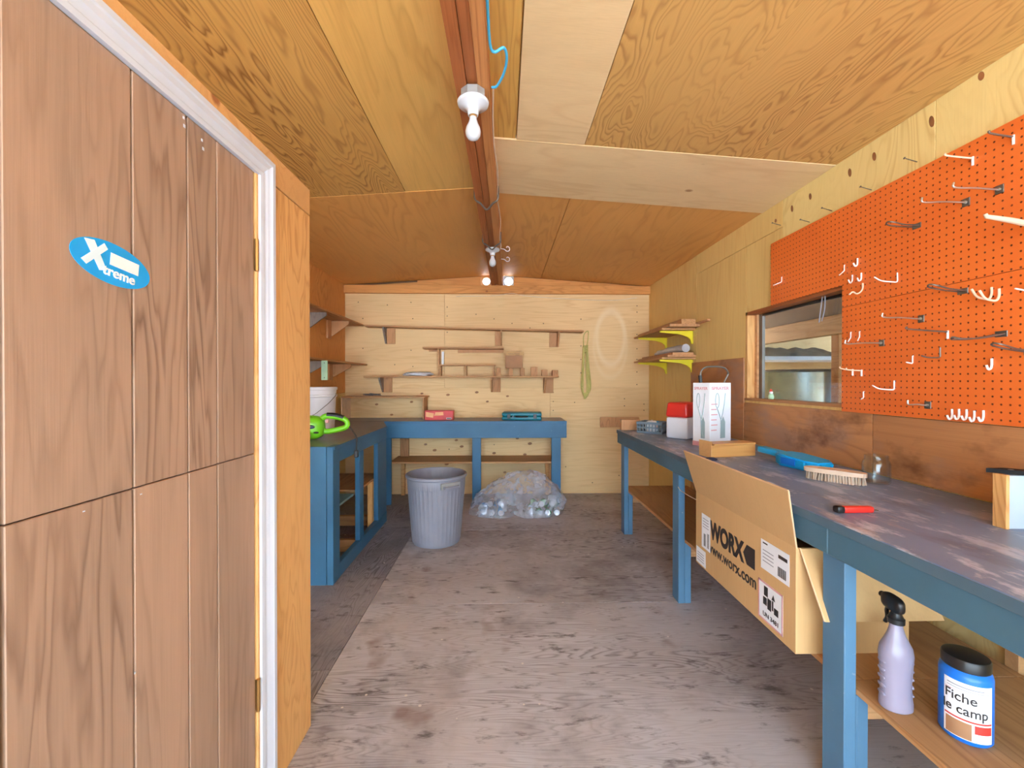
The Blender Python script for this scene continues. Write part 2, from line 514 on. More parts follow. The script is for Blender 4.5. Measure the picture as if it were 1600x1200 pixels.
M['print_pink'] = plain('pink_print', S(222, 160, 164), 0.6)
M['print_green'] = plain('grey_green_print', S(150, 170, 172), 0.6)
M['print_red'] = plain('red_print', S(206, 60, 50), 0.6)
M['sticker_blue'] = plain('sticker_blue', S(30, 160, 232), 0.25, var=0.04)
M['sticker_pale'] = plain('sticker_pale', S(214, 234, 250), 0.25)
M['melamine'] = plain('melamine', S(178, 196, 206), 0.35, var=0.02)
M['rubber_black'] = plain('matt_black', S(24, 24, 26), 0.8, spec=0.2)
M['edge_worn'] = paint('chipped_edge_paint', S(80, 104, 120), S(196, 142, 100), 0.9)
M['yellow'] = plain('yellow_paint', S(232, 214, 40), 0.4, var=0.03)
M['rope'] = plain('rope_green', S(200, 188, 112), 0.8, var=0.1)
M['basket'] = plain('basket_grey', S(110, 126, 138), 0.45)
M['dustpan'] = plain('sky_blue_plastic', S(10, 172, 240), 0.38, var=0.02)
M['bristle'] = plain('bristle', S(186, 166, 146), 0.8, var=0.15)
M['brush_wood'] = plain('pale_brush_wood', S(214, 190, 166), 0.6)
M['lilac'] = plain('lilac_bottle', S(145, 138, 158), 0.32, var=0.02)
M['canister'] = plain('blue_canister', S(24, 118, 222), 0.35, var=0.02)
M['navy'] = plain('navy_plastic', S(36, 48, 84), 0.35)
M['mint'] = plain('pale_green_paint', S(170, 206, 172), 0.5)
M['dust_red'] = plain('red_carton', S(216, 72, 72), 0.5)
M['dust_orange'] = plain('orange_print', S(244, 176, 120), 0.5)
M['foil'] = plain('silver_bag', S(196, 198, 204), 0.35, 0.3, var=0.12)
M['hardware'] = plain('grey_hardware', S(132, 134, 138), 0.45, 0.5, var=0.2)
M['tarp'] = plain('grey_tarp', S(120, 118, 110), 0.5, var=0.12)
M['galv'] = plain('galvanised_sheet', S(168, 180, 186), 0.3, 0.85, var=0.05)
M['ground'] = plain('pale_gravel', S(196, 198, 200), 0.9, var=0.08)
M['roof_dark'] = wood('dark_roof_boards', S(126, 92, 62), S(92, 62, 40), 'X', 8, 2, 0.4, 0.5, 0, 0.5)
M['knot'] = plain('knot_patch', S(150, 98, 58), 0.6, var=0.2)
M['nail'] = plain('nail_head', S(92, 60, 40), 0.6)
M['teal_wood'] = paint('worn_teal_shelf', S(120, 158, 164), S(190, 180, 160), 0.5)
M['can_green'] = plain('green_can', S(40, 150, 64), 0.25, 0.4)
M['can_blue'] = plain('blue_can', S(60, 150, 210), 0.25, 0.3)
M['can_silver'] = plain('silver_can', S(206, 208, 214), 0.25, 0.7)

def glass(name, col=(1, 1, 1, 1), rough=0.0, tr=0.9):
    t = NT(name)
    nodes = t.t.nodes
    tr_n = nodes.new('ShaderNodeBsdfTransparent'); tr_n.inputs[0].default_value = col
    gl = nodes.new('ShaderNodeBsdfGlossy'); gl.inputs['Roughness'].default_value = rough
    fr = nodes.new('ShaderNodeFresnel')
    ge = nodes.new('ShaderNodeNewGeometry')
    t.l(t.math('SUBTRACT', 1.5, t.math('MULTIPLY', ge.outputs['Backfacing'], 1.5 - 1 / 1.5)), fr.inputs[0])
    mx = nodes.new('ShaderNodeMixShader')
    t.l(t.math('MULTIPLY', fr.outputs[0], 1.0), mx.inputs[0]); t.l(tr_n.outputs[0], mx.inputs[1]); t.l(gl.outputs[0], mx.inputs[2])
    t.l(mx.outputs[0], t.out.inputs['Surface'])
    return t.m
M['pane'] = glass('window_glass', (0.86, 0.9, 0.9, 1), 0.02)
M['jar'] = glass('jar_glass', (0.94, 0.97, 0.97, 1), 0.03)
def film():
    t = NT('clear_plastic_film')
    tr_n = t.n('ShaderNodeBsdfTransparent'); tr_n.inputs[0].default_value = (0.93, 0.94, 0.97, 1)
    t.b.inputs['Base Color'].default_value = S(226, 230, 242)
    t.b.inputs['Roughness'].default_value = 0.16
    set_spec(t.b, 1.0)
    n = t.noise(t.coords((1, 1, 1)), 7.0, 4.0, 0.6)
    mx = t.n('ShaderNodeMixShader')
    t.l(t.ramp(n, [(0.34, 0.12), (0.66, 0.46)]), mx.inputs[0]); t.l(tr_n.outputs[0], mx.inputs[1]); t.l(t.b.outputs[0], mx.inputs[2])
    t.l(mx.outputs[0], t.out.inputs['Surface'])
    t.bump(t.noise(t.coords((1, 1, 1)), 18.0, 3.0), 0.6, 0.02)
    return t.m
M['film'] = film()

# ------------------------------------------------------------------ the shed: floor, walls, ceiling
XL, XR, YF, YB = -1.745, 1.637, -2.2, 4.85
PY0 = -0.5      # near end of the partition
def ceil_z(x): return 2.436 - 0.0675 * abs(x + 0.07)

g = mesh('ground', bx(-30, 30, -30, 40, -0.42, -0.30), M['ground'])
tag(g, 'pale gravel ground outside the shed', 'ground', kind='structure')

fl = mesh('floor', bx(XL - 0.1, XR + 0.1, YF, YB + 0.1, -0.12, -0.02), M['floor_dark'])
tag(fl, 'worn stained plywood shed floor', 'floor', kind='structure')
G = 0.0015
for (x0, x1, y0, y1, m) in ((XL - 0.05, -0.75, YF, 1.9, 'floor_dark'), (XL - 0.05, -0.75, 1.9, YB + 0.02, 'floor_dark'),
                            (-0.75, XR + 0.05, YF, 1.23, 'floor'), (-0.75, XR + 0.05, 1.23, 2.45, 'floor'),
                            (-0.75, XR + 0.05, 2.45, 3.67, 'floor'), (-0.75, XR + 0.05, 3.67, YB + 0.02, 'floor')):
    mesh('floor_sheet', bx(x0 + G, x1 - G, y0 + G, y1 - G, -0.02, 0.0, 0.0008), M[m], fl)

# back wall
wb = mesh('wall_back', bx(XL - 0.1, XR + 0.1, YB + 0.012, YB + 0.10, -0.1, 2.315), M['ply_back'])
tag(wb, 'pale plywood back wall of the shed', 'wall', kind='structure')
for (x0, x1, z0, z1, m) in ((XL, -0.65, 1.183, 2.25, 'ply_back'), (-0.65, XR, 1.183, 2.25, 'ply_back'),
                            (XL, 0.527, 0, 1.183, 'ply_knotty'), (0.527, XR, 0, 1.183, 'ply_back')):
    mesh('plywood_panel', bx(x0 + G, x1 - G, YB, YB + 0.012, z0 + G, z1 - G, 0.0008), M[m], wb)
bm = new()
for (x, z) in [(-1.60, 2.13), (-1.55, 1.95), (-1.28, 2.1), (-1.02, 2.13), (-1.0, 1.95), (-0.62, 2.08), (-0.62, 1.98), (-0.62, 1.8), (-0.62, 1.62), (-1.55, 1.62),
               (-1.02, 1.6), (-1.6, 1.45), (-1.0, 1.42), (-1.2, 1.44), (-0.3, 2.0), (-0.1, 1.95), (0.1, 1.9), (0.3, 1.85), (0.45, 1.9), (0.87, 1.95), (0.87, 1.8), (0.87, 1.65),
               (0.87, 1.5), (0.87, 1.35), (0.88, 1.2), (1.5, 2.1), (1.5, 2.03), (1.5, 1.92), (1.5, 1.78), (1.5, 1.62), (1.5, 1.5), (1.5, 1.36), (1.5, 1.22),
               (0.56, 1.13), (0.56, 1.03), (0.56, 0.93), (0.56, 0.6), (0.56, 0.4), (1.58, 1.0), (1.58, 0.93), (0.8, 1.02), (1.36, 1.06), (1.36, 0.98), (-0.6, 0.5), (-0.1, 0.55),
               (0.7, 0.3), (1.0, 0.12), (1.3, 0.2)]:
    lathe(bm, [(0.006, 0.0), (0.006, 0.0025)], 8, M=basis((x, YB, z), (1, 0, 0), (0, 0, 1)))
tag(mesh('nail_head', bm, M['nail'], wb), kind='stuff')
for (x, z, w_) in ((-1.015, 1.027, 0.018), (-0.612, 1.105, 0.020), (-1.235, 0.885, 0.018), (-0.726, 0.386, 0.020), (-0.627, 0.336, 0.024), (-0.100, 0.455, 0.020), (0.100, 0.354, 0.018), (0.243, 0.439, 0.020),
                   (-0.292, 1.133, 0.020), (-0.175, 1.03, 0.016), (0.05, 1.09, 0.017), (-0.86, 0.555, 0.018), (-0.76, 0.49, 0.022), (-0.52, 0.60, 0.019), (-0.46, 0.53, 0.022), (0.16, 0.62, 0.019), (0.30, 0.56, 0.024),
                   (0.20, 0.66, 0.018), (-0.88, 0.27, 0.022), (0.02, 0.24, 0.018), (-1.40, 1.0, 0.018), (-0.90, 1.12, 0.016)):
    mesh('knot', lt([(1.0, 0.0), (1.0, 0.0004)], 18, sx=w_, sy=w_ * 0.62, M=basis((x, YB, z), (1, 0, 0.1), (-0.1, 0, 1))), M['knot'], wb)

# gable above the header, with two round vents beside the ridge beam
gable = thing('wall_gable', 'pine boards filling the low gable above the header board', 'wall', kind='structure')
for (x0, x1) in ((XL, -0.95), (-0.95, -0.245), (0.12, 0.75), (0.75, XR)):
    t0 = 0.022 if x1 == -0.95 else 0.004
    mesh('gable_board', prism(new(), [(x0, 2.305), (x1, 2.305), (x1, ceil_z(x1) - t0), (x0, ceil_z(x0) - t0)],
                              lambda x, z: (x, YB + 0.005, z), lambda x, z: (x, YB + 0.04, z)), M['header'], gable)
for (x0, x1) in ((XL, -0.244), (-0.126, 0.0055), (0.119, XR)):
    pts_ = [(x0, 2.30), (x1, 2.30), (x1, ceil_z(x1) + 0.015), (x0, ceil_z(x0) + 0.015)]
    mesh('gable_backing', prism(new(), pts_, lambda x, z: (x, YB + 0.041, z), lambda x, z: (x, YB + 0.06, z)), M['roof_dark'], gable)  # dark backing added to stop daylight leaking past the gable boards
mesh('gable_block', bx(-0.126, 0.0055, YB + 0.001, YB + 0.04, 2.305, 2.45), M['beam'], gable)  # filler added to close the bright gap behind the beam end
def vent(cx, cz, w, h, r):
    bm = new()
    n = 32
    rings = {}
    for y in (YB + 0.0, YB + 0.035):
        inn, out = [], []
        for k in range(n):
            a = 2 * math.pi * k / n
            c, s = math.cos(a), math.sin(a)
            q = min(w / max(abs(c), 1e-6), h / max(abs(s), 1e-6))
            inn.append(bm.verts.new((cx + r * c, y, cz + r * s)))
            out.append(bm.verts.new((cx + q * c, y, cz + q * s)))
        rings[y] = (inn, out)
    (i0, o0), (i1, o1) = rings.values()
    for k in range(n):
        j = (k + 1) % n
        for A, B in ((i0, o0), (o0, o1), (o1, i1), (i1, i0)):
            bm.faces.new((A[k], A[j], B[j], B[k]))
    return bm
mesh('vent_plate', vent(-0.185, 2.368, 0.058, 0.062, 0.042), M['timber_x'], gable)
mesh('vent_plate', vent(0.062, 2.368, 0.056, 0.062, 0.046), M['box_metal'], gable)

hd = mesh('trim_header', bx(XL, XR, YB - 0.042, YB, 2.224, 2.314, 0.002), M['header'])
tag(hd, 'long knotty pine header board across the top of the back wall', 'trim', kind='structure')

# left wall
wl = mesh('wall_left', bx(XL - 0.10, XL - 0.012, YF, YB + 0.1, -0.1, 2.33), M['ply_left'])
tag(wl, 'orange-brown plywood wall beside the long left bench', 'wall', kind='structure')
for (y0, y1, z0, z1) in ((YF, 1.2, 0, 2.34), (1.2, 2.42, 0, 2.34), (2.42, 3.64, 1.13, 2.34), (3.64, YB, 1.13, 2.34), (2.42, YB, 0, 1.13)):
    mesh('plywood_panel', bx(XL - 0.012, XL, y0 + G, y1 - G, z0 + G, z1 - G, 0.0008), M['ply_left' if z0 else 'ply_right'], wl)

# right wall with a window opening
WY0, WY1, WZ0, WZ1 = 1.62, 2.90, 1.130, 1.716
wr = new()
for (y0, y1, z0, z1) in ((YF, WY0, -0.1, 2.33), (WY1, YB + 0.1, -0.1, 2.33), (WY0, WY1, -0.1, WZ0), (WY0, WY1, WZ1, 2.33)):
    box(wr, XR + 0.012, XR + 0.10, y0, y1, z0, z1)
wr = mesh('wall_right', wr, M['ply_right'], smooth=False)
tag(wr, 'plywood wall behind the long right workbench', 'wall', kind='structure')
for (y0, y1, z0, z1, m) in ((YF, WY0, 0, 2.34, 'ply_right_knots'), (WY0, 2.52, WZ1, 2.34, 'ply_right_knots'), (2.52, 3.65, 2.16, 2.332, 'ply_right'), (2.52, WY1, WZ1, 2.16, 'ply_right'),
                            (WY0, WY1, 0, WZ0, 'ply_right'), (WY1, 3.65, 0, 2.16, 'ply_right'), (3.65, YB, 0, 2.318, 'ply_right')):
    mesh('plywood_panel', bx(XR, XR + 0.012, y0 + G, y1 - G, z0 + G, z1 - G, 0.0008), M[m], wr)
for (y, z, rz_) in ((2.438, 2.233, 0.020), (2.292, 2.240, 0.018), (2.027, 2.240, 0.021), (1.892, 2.246, 0.020), (1.635, 2.247, 0.023), (2.586, 2.219, 0.012), (1.463, 2.300, 0.016)):
    mesh('knot', lt([(1.0, 0.0), (1.0, 0.0004)], 20, sx=0.010, sy=rz_, M=basis((XR, y, z), (0, -1, 0), (0, 0.15, 1))), M['knot'], wr)
for (y0, y1, z0, z1) in ((WY1 + 0.012, 3.742, 0.852, 1.415), (1.885, WY1 + 0.009, 0.852, 1.112), (0.1, 1.882, 0.852, 1.109)):
    mesh('stained_panel', bx(XR - 0.010, XR, y0 + G, y1 - G, z0, z1, 0.0008), M['backsplash'], wr)

# ceiling: gabled backing slab and plywood sheets under it
bm = new()
prism(bm, [(XL - 0.35, ceil_z(XL - 0.35) + 0.02), (-0.07, 2.436 + 0.02), (XR + 0.35, ceil_z(XR + 0.35) + 0.02), (XR + 0.35, 2.55), (XL - 0.35, 2.55)],
      lambda x, z: (x, YF - 0.1, z), lambda x, z: (x, YB + 0.12, z))
ce = mesh('ceiling', bm, M['ply_ceiling_far'], smooth=False)
tag(ce, 'low gabled plywood ceiling with visible sheet seams', 'ceiling', kind='structure')
def ceil_panel(x0, x1, y0, y1, m, drop=0.0, name='plywood_panel'):
    bm = new()
    prism(bm, [(x0 + G, y0 + G), (x1 - G, y0 + G), (x1 - G, y1 - G), (x0 + G, y1 - G)],
          lambda x, y: (x, y, ceil_z(x) - drop), lambda x, y: (x, y, ceil_z(x) + 0.02))
    return mesh(name, bm, M[m], ce)
ceil_panel(XL, -0.59, YF, 0.22, 'ply_ceiling_y')
ceil_panel(XL, -0.59, 0.22, 2.65, 'ply_ceiling_y', 0.002)
ceil_panel(-0.59, -0.085, YF, 2.65, 'ceil_board', 0.0)
ceil_panel(XL, -0.085, 2.65, YB, 'ply_ceiling_far', 0.003)
ceil_panel(-0.06, 0.062, YF, 2.108, 'ceil_board_knots', 0.0, 'ceiling_board')
ceil_panel(0.065, 0.395, YF, 2.11, 'ply_pale', 0.005)
ceil_panel(0.395, XR, YF, 2.11, 'ply_ceiling', 0.004)
ceil_panel(-0.06, XR, 2.11, 2.72, 'ply_pale', 0.006)
ceil_panel(-0.06, 0.42, 2.72, YB, 'ply_ceiling_far', 0.0)
ceil_panel(0.42, XR, 2.72, YB, 'ply_ceiling_far', 0.003)

# ridge beam of three timbers, running slightly askew
def beam_x(y): return -0.138 + (y + 0.5) * (0.072 / 5.35)
rb = thing('ridge_beam', 'dark red-brown timber ridge beam running along the ceiling peak', 'beam', (0, 0, 0), kind='structure')
def beam_part(dx0, dx1, z0, m):
    a, b = YF, YB - 0.02
    bm = new()
    v = []
    for y in (a, b):
        c = beam_x(y)
        v.append([bm.verts.new(p) for p in ((c + dx0, y, z0), (c + dx1, y, z0), (c + dx1, y, 2.445), (c + dx0, y, 2.445))])
    A, B = v
    bm.faces.new(A[::-1]); bm.faces.new(B)
    for i in range(4): bm.faces.new((A[i], A[(i + 1) % 4], B[(i + 1) % 4], B[i]))
    mesh('beam_timber', bm, M[m], rb)
beam_part(-0.062, -0.021, 2.316, 'beam')
beam_part(-0.019, 0.017, 2.330, 'beam')
beam_part(0.019, 0.060, 2.318, 'beam_pale')
for y, nm in ((2.56, 1), (3.35, 2)):
    c = beam_x(y)
    bm = tb(spline([(c - 0.068, y, 2.40), (c - 0.067, y, 2.325), (c - 0.035, y + 0.02, 2.304), (c, y + 0.05, 2.282), (c + 0.035, y + 0.02, 2.304), (c + 0.066, y, 2.325), (c + 0.067, y, 2.40)], 5), 0.006, 8)
    mesh('hanger_rod', bm, M['steel_dark'], rb)

# ------------------------------------------------------------------ partition with the panelled door
PX = -0.70      # face of the partition
PT = 1.947
pw = thing('wall_partition', 'low orange timber partition wall framing the panelled door', 'wall', kind='structure')
def pbox(name, x0, x1, y0, y1, z0, z1, m, parent, bev=0.0015):
    return mesh(name, bx(x0, x1, y0, y1, z0, z1, bev), M[m], parent)
pbox('timber_board', PX - 0.09, PX, 1.318, 1.594, 0.0, 1.853, 'timber', pw)
pbox('top_board', PX - 0.09, PX + 0.001, PY0, 1.594, 1.856, PT, 'timber_x', pw)
pbox('timber_board', PX - 0.09, PX, PY0, 0.40, 0.0, 1.853, 'timber', pw)
pbox('back_lining', PX - 0.10, PX - 0.091, PY0, 1.594, 0.0, PT, 'ply_left', pw)
pbox('door_jamb', PX - 0.09, PX + 0.004, 1.246, 1.3175, 0.0, 1.853, 'timber', pw)

door = thing('door_1', 'brown wood-grain panelled door with white casing, seen at the left', 'door', (PX, 0.83, 0), kind='structure')
gy = [0.425, 0.52, 0.621, 0.742, 0.838, 0.982, 1.081, 1.156, 1.240]
gy = [0.425, 0.621, 0.838, 0.982, 1.081, 1.240]
GV = lambda v: 0.0036 if v < 0.7 else 0.0024
for (z0, z1) in ((0.012, 1.050), (1.0525, 1.842)):
    for a, b in zip(gy[:-1], gy[1:]):
        mesh('panel_plank', bx(-0.012, 0.0, a - 0.83 + GV(a), b - 0.83 - GV(b), z0, z1, 0.0012), M['door'], door)
mesh('door_slab', bx(-0.04, -0.0118, 0.425 - 0.83, 1.240 - 0.83, 0.012, 1.842), M['groove'], door)
for z in (1.61, 0.365):
    h = mesh('hinge', tb([(0.006, 1.243 - 0.83, z - 0.045), (0.006, 1.243 - 0.83, z + 0.045)], 0.0055, 10), M['brass'], door)
    mesh('hinge_leaf', bx(-0.002, 0.002, 1.243 - 0.83, 1.262 - 0.83, z - 0.042, z + 0.042), M['brass'], h)
for (y, z, w_, h_) in ((0.972, 1.832, 0.005, 0.006), (0.974, 1.815, 0.006, 0.007), (1.030, 1.815, 0.005, 0.006), (1.034, 1.797, 0.006, 0.007), (0.740, 1.037, 0.004, 0.002), (0.855, 1.036, 0.004, 0.002), (0.839, 0.70, 0.003, 0.004)):
    mesh('paint_fleck', bx(0.0, 0.0006, y - 0.83 - w_ / 2, y - 0.83 + w_ / 2, z - h_ / 2, z + h_ / 2), M['white_paint'], door)
# casing: stepped white moulding
cs = thing('trim_door_casing', 'fluted white casing around the panelled door', 'trim', (PX, 0.83, 0), kind='structure')
prof = [(0.0, 0.0), (0.0, 0.011), (0.012, 0.013), (0.016, 0.010), (0.030, 0.012), (0.034, 0.015), (0.048, 0.016), (0.052, 0.019), (0.066, 0.019), (0.066, 0.0)]
ci, co_ = 1.256 - 0.83, 1.322 - 0.83
zi, zo = 1.842, 1.902
ya = 0.40 - 0.83
k = (zo - zi) / 0.066
bm = new()
prism(bm, prof, lambda u, h: (h, ci + u, 0.0), lambda u, h: (h, ci + u, zi + u * k))
mesh('casing_side', bm, M['white_paint'], cs)
bm = new()
prism(bm, prof, lambda u, h: (h, ci + u, zi + u * k), lambda u, h: (h, ya - u, zi + u * k))
mesh('casing_head', bm, M['white_paint'], cs)
bm = new()
prism(bm, prof, lambda u, h: (h, ya - u, 0.0), lambda u, h: (h, ya - u, zi + u * k))
mesh('casing_side', bm, M['white_paint'], cs)

# oval sticker on the door
st = thing('door_sticker', 'blue oval sticker with white lettering on the brown door', 'sticker', (PX + 0.0005, 0.797, 1.464))
SM = basis((0, 0, 0), (0, 1, -0.11), (0, 0.11, 1))
ov = new()
lathe(ov, [(1.0, 0.0), (1.0, 0.0008)], 48, sx=0.080, sy=0.037, M=SM)
mesh('sticker_face', ov, M['sticker_blue'], st)
def flat_poly(pts, mat, name, parent, Mx, z0=0.0008, z1=0.0012):
    bm = new()
    prism(bm, pts, lambda x, y: Mx @ Vector((x, y, z0)), lambda x, y: Mx @ Vector((x, y, z1)))
    return mesh(name, bm, M[mat], parent, smooth=False)
flat_poly([(-0.008, -0.003), (0.052, -0.003), (0.052, 0.019), (-0.008, 0.019)], 'paper', 'blank_tag', st, SM, 0.0012, 0.0017)
for nm, pts in (('x_stroke', [(-0.058, 0.024), (-0.040, 0.028), (-0.012, -0.016), (-0.026, -0.020)]), ('x_stroke', [(-0.060, -0.012), (-0.050, -0.018), (-0.014, 0.022), (-0.022, 0.030)])):
    flat_poly(pts, 'sticker_pale', nm, st, SM, 0.0008, 0.0011 if pts[0][1] > 0 else 0.0013)
text_mesh('lettering', 'treme', 0.025, M['paper'], st, SM @ Matrix.Translation((-0.020, -0.023, 0.0016)), off=0.0004, width=0.066)

# ------------------------------------------------------------------ window and the lean-to behind it
win = thing('window_1', 'wood-framed window in the right wall looking into a lean-to', 'window', (XR, 0, 0), kind='structure')
def wbox(name, x0, x1, y0, y1, z0, z1, m, bev=0.001): return mesh(name, bx(x0, x1, y0, y1, z0, z1, bev), M[m], win)
wbox('jamb', -0.004, 0.10, WY1 - 0.022, WY1, WZ0, WZ1, 'timber')
wbox('jamb', -0.004, 0.10, WY0, WY0 + 0.022, WZ0, WZ1, 'timber')
wbox('head', -0.004, 0.10, WY0, WY1, WZ1 - 0.02, WZ1, 'beam')
wbox('sill', -0.012, 0.10, WY0, WY1, WZ0 - 0.002, WZ0 + 0.012, 'backsplash')
wbox('stop_strip', 0.045, 0.075, WY1 - 0.05, WY1 - 0.023, WZ0 + 0.012, WZ1 - 0.02, 'shelf_x')
wbox('frame_stile', 0.058, 0.078, WY1 - 0.085, WY1 - 0.051, WZ0 + 0.012, WZ1 - 0.02, 'steel_dark')
wbox('frame_rail', 0.058, 0.078, WY0, WY1 - 0.086, WZ1 - 0.034, WZ1 - 0.021, 'black')
wbox('pane', 0.066, 0.069, WY0 + 0.022, WY1 - 0.06, WZ0 + 0.012, WZ1 - 0.03, 'pane', 0)
# small garden figurine standing on the sill inside the glass
fg = thing('figurine', 'tiny painted figurine standing at the lower corner of the window sill', 'figurine', (XR + 0.046, 2.70, WZ0 + 0.012))
mesh('body', lt([(0.012, 0), (0.016, 0.004), (0.017, 0.018), (0.012, 0.032), (0.008, 0.038)], 14), M['mint'], fg)
mesh('head', blob(new(), (0, 0, 0.042), (0.011, 0.011, 0.011), 2.0), M['paper'], fg)
mesh('hat', lt([(0.011, 0.049), (0.006, 0.058), (0.001, 0.066)], 12), M['print_red'], fg)
# plastic strip hanging over the glass
tag(mesh('cable_tie', tb(spline([(XR + 0.03, 2.24, 1.70), (XR + 0.03, 2.255, 1.62), (XR + 0.034, 2.27, 1.565)], 5), 0.003, 6), M['print_grey']), 'translucent tie hanging down in front of the window pane', 'cable tie')
tag(mesh('cable_tie', tb(spline([(XR + 0.03, 2.222, 1.70), (XR + 0.03, 2.225, 1.63), (XR + 0.034, 2.25, 1.57)], 5), 0.003, 6), M['print_grey']), 'second translucent tie looped beside the first over the pane', 'cable tie')

lw = mesh('wall_lean_to', bx(XR + 0.11, 4.95, 5.6, 5.7, -0.3, 2.4), M['ply_back'])
tag(lw, 'pale plywood end wall of the lean-to seen through the window', 'wall', kind='structure')
for nm_, dims, lab_ in (('shade_wall_lean_to_side', (4.85, 4.95, 0.9, 5.7, -0.3, 1.62), 'unseen outer side wall added to darken the lean-to beyond the window'),  # out of view, added to cut the daylight reaching the lean-to
                        ('shade_wall_lean_to_front', (XR + 0.11, 4.85, 0.9, 1.0, -0.3, 1.6), 'unseen near end wall added to darken the lean-to beyond the window')):  # unseen too, added to shade the lean-to, with daylight left above it
    tag(mesh(nm_, bx(*dims), M['ply_right']), lab_, 'wall', kind='structure')
lr = mesh('roof_lean_to', prism(new(), [(XR + 0.11, 2.26), (5.1, 1.96), (5.1, 2.04), (XR + 0.11, 2.34)], lambda x, z: (x, 1.0, z), lambda x, z: (x, 5.6, z)), M['roof_dark'])
tag(lr, 'dark board roof of the lean-to beyond the window', 'roof', kind='structure')
lb = mesh('lean_to_beam', bx(2.62, 2.70, 1.0, 5.6, 1.63, 1.78, 0.003), M['shelf_y'])
tag(lb, 'rough beam crossing the lean-to behind the window glass', 'beam', kind='structure')
mesh('fascia_board', bx(2.66, 2.68, 1.0, 5.6, 1.78, 2.16), M['roof_dark'], lb)
for y in (1.05, 3.45, 5.52):
    mesh('post', bx(2.70, 2.78, y, y + 0.08, -0.3, 2.1, 0.003), M['beam_pale'], lb)
tank = thing('stock_tank', 'shiny galvanised round tank beyond the window', 'tank', (2.95, 4.20, -0.265))
mesh('tank_wall', lt([(0.62, 0), (0.62, 0.55), (0.626, 0.56), (0.62, 0.57), (0.62, 1.10), (0.626, 1.11), (0.62, 1.12), (0.62, 1.60), (0.635, 1.61), (0.62, 1.625), (0.60, 1.60), (0.60, 0.02)], 64), M['galv'], tank)
rack = thing('storage_shelf', 'white-edged shelf standing behind the tank in the lean-to', 'shelf', (0, 0, 0))
mesh('board', bx(2.3, 4.6, 4.95, 5.5, 1.50, 1.545, 0.002), M['white_paint'], rack)
for x in (2.32, 4.52):
    for y in (4.97, 5.42): mesh('leg', bx(x, x + 0.06, y, y + 0.06, -0.30, 1.50, 0.002), M['beam_pale'], rack)
bm = new()
nx, ny = 40, 14
vv = []
for i in range(nx + 1):
    row = []
    for j in range(ny + 1):
        x = 2.4 + 1.9 * i / nx; y = 5.0 + 0.45 * j / ny
        e = min(1, 5 * min(i / nx, 1 - i / nx)) * min(1, 4 * min(j / ny, 1 - j / ny))
        z = 1.546 + e * (0.10 + 0.10 * mnoise.noise(Vector((x * 2.2, y * 3, 1))) + 0.03 * mnoise.noise(Vector((x * 9, y * 9, 4))))
        row.append(bm.verts.new((x, y, max(1.547, z))))
    vv.append(row)
for i in range(nx):
    for j in range(ny): bm.faces.new((vv[i][j], vv[i + 1][j], vv[i + 1][j + 1], vv[i][j + 1]))
bd = [vv[i][0] for i in range(nx + 1)] + [vv[nx][j] for j in range(1, ny + 1)] + [vv[i][ny] for i in range(nx - 1, -1, -1)] + [vv[0][j] for j in range(ny - 1, 0, -1)]
bm.faces.new(bd[::-1])
tag(mesh('tarp', bm, M['tarp']), 'crumpled grey tarp heaped on the white-edged shelf in the lean-to', 'tarp')

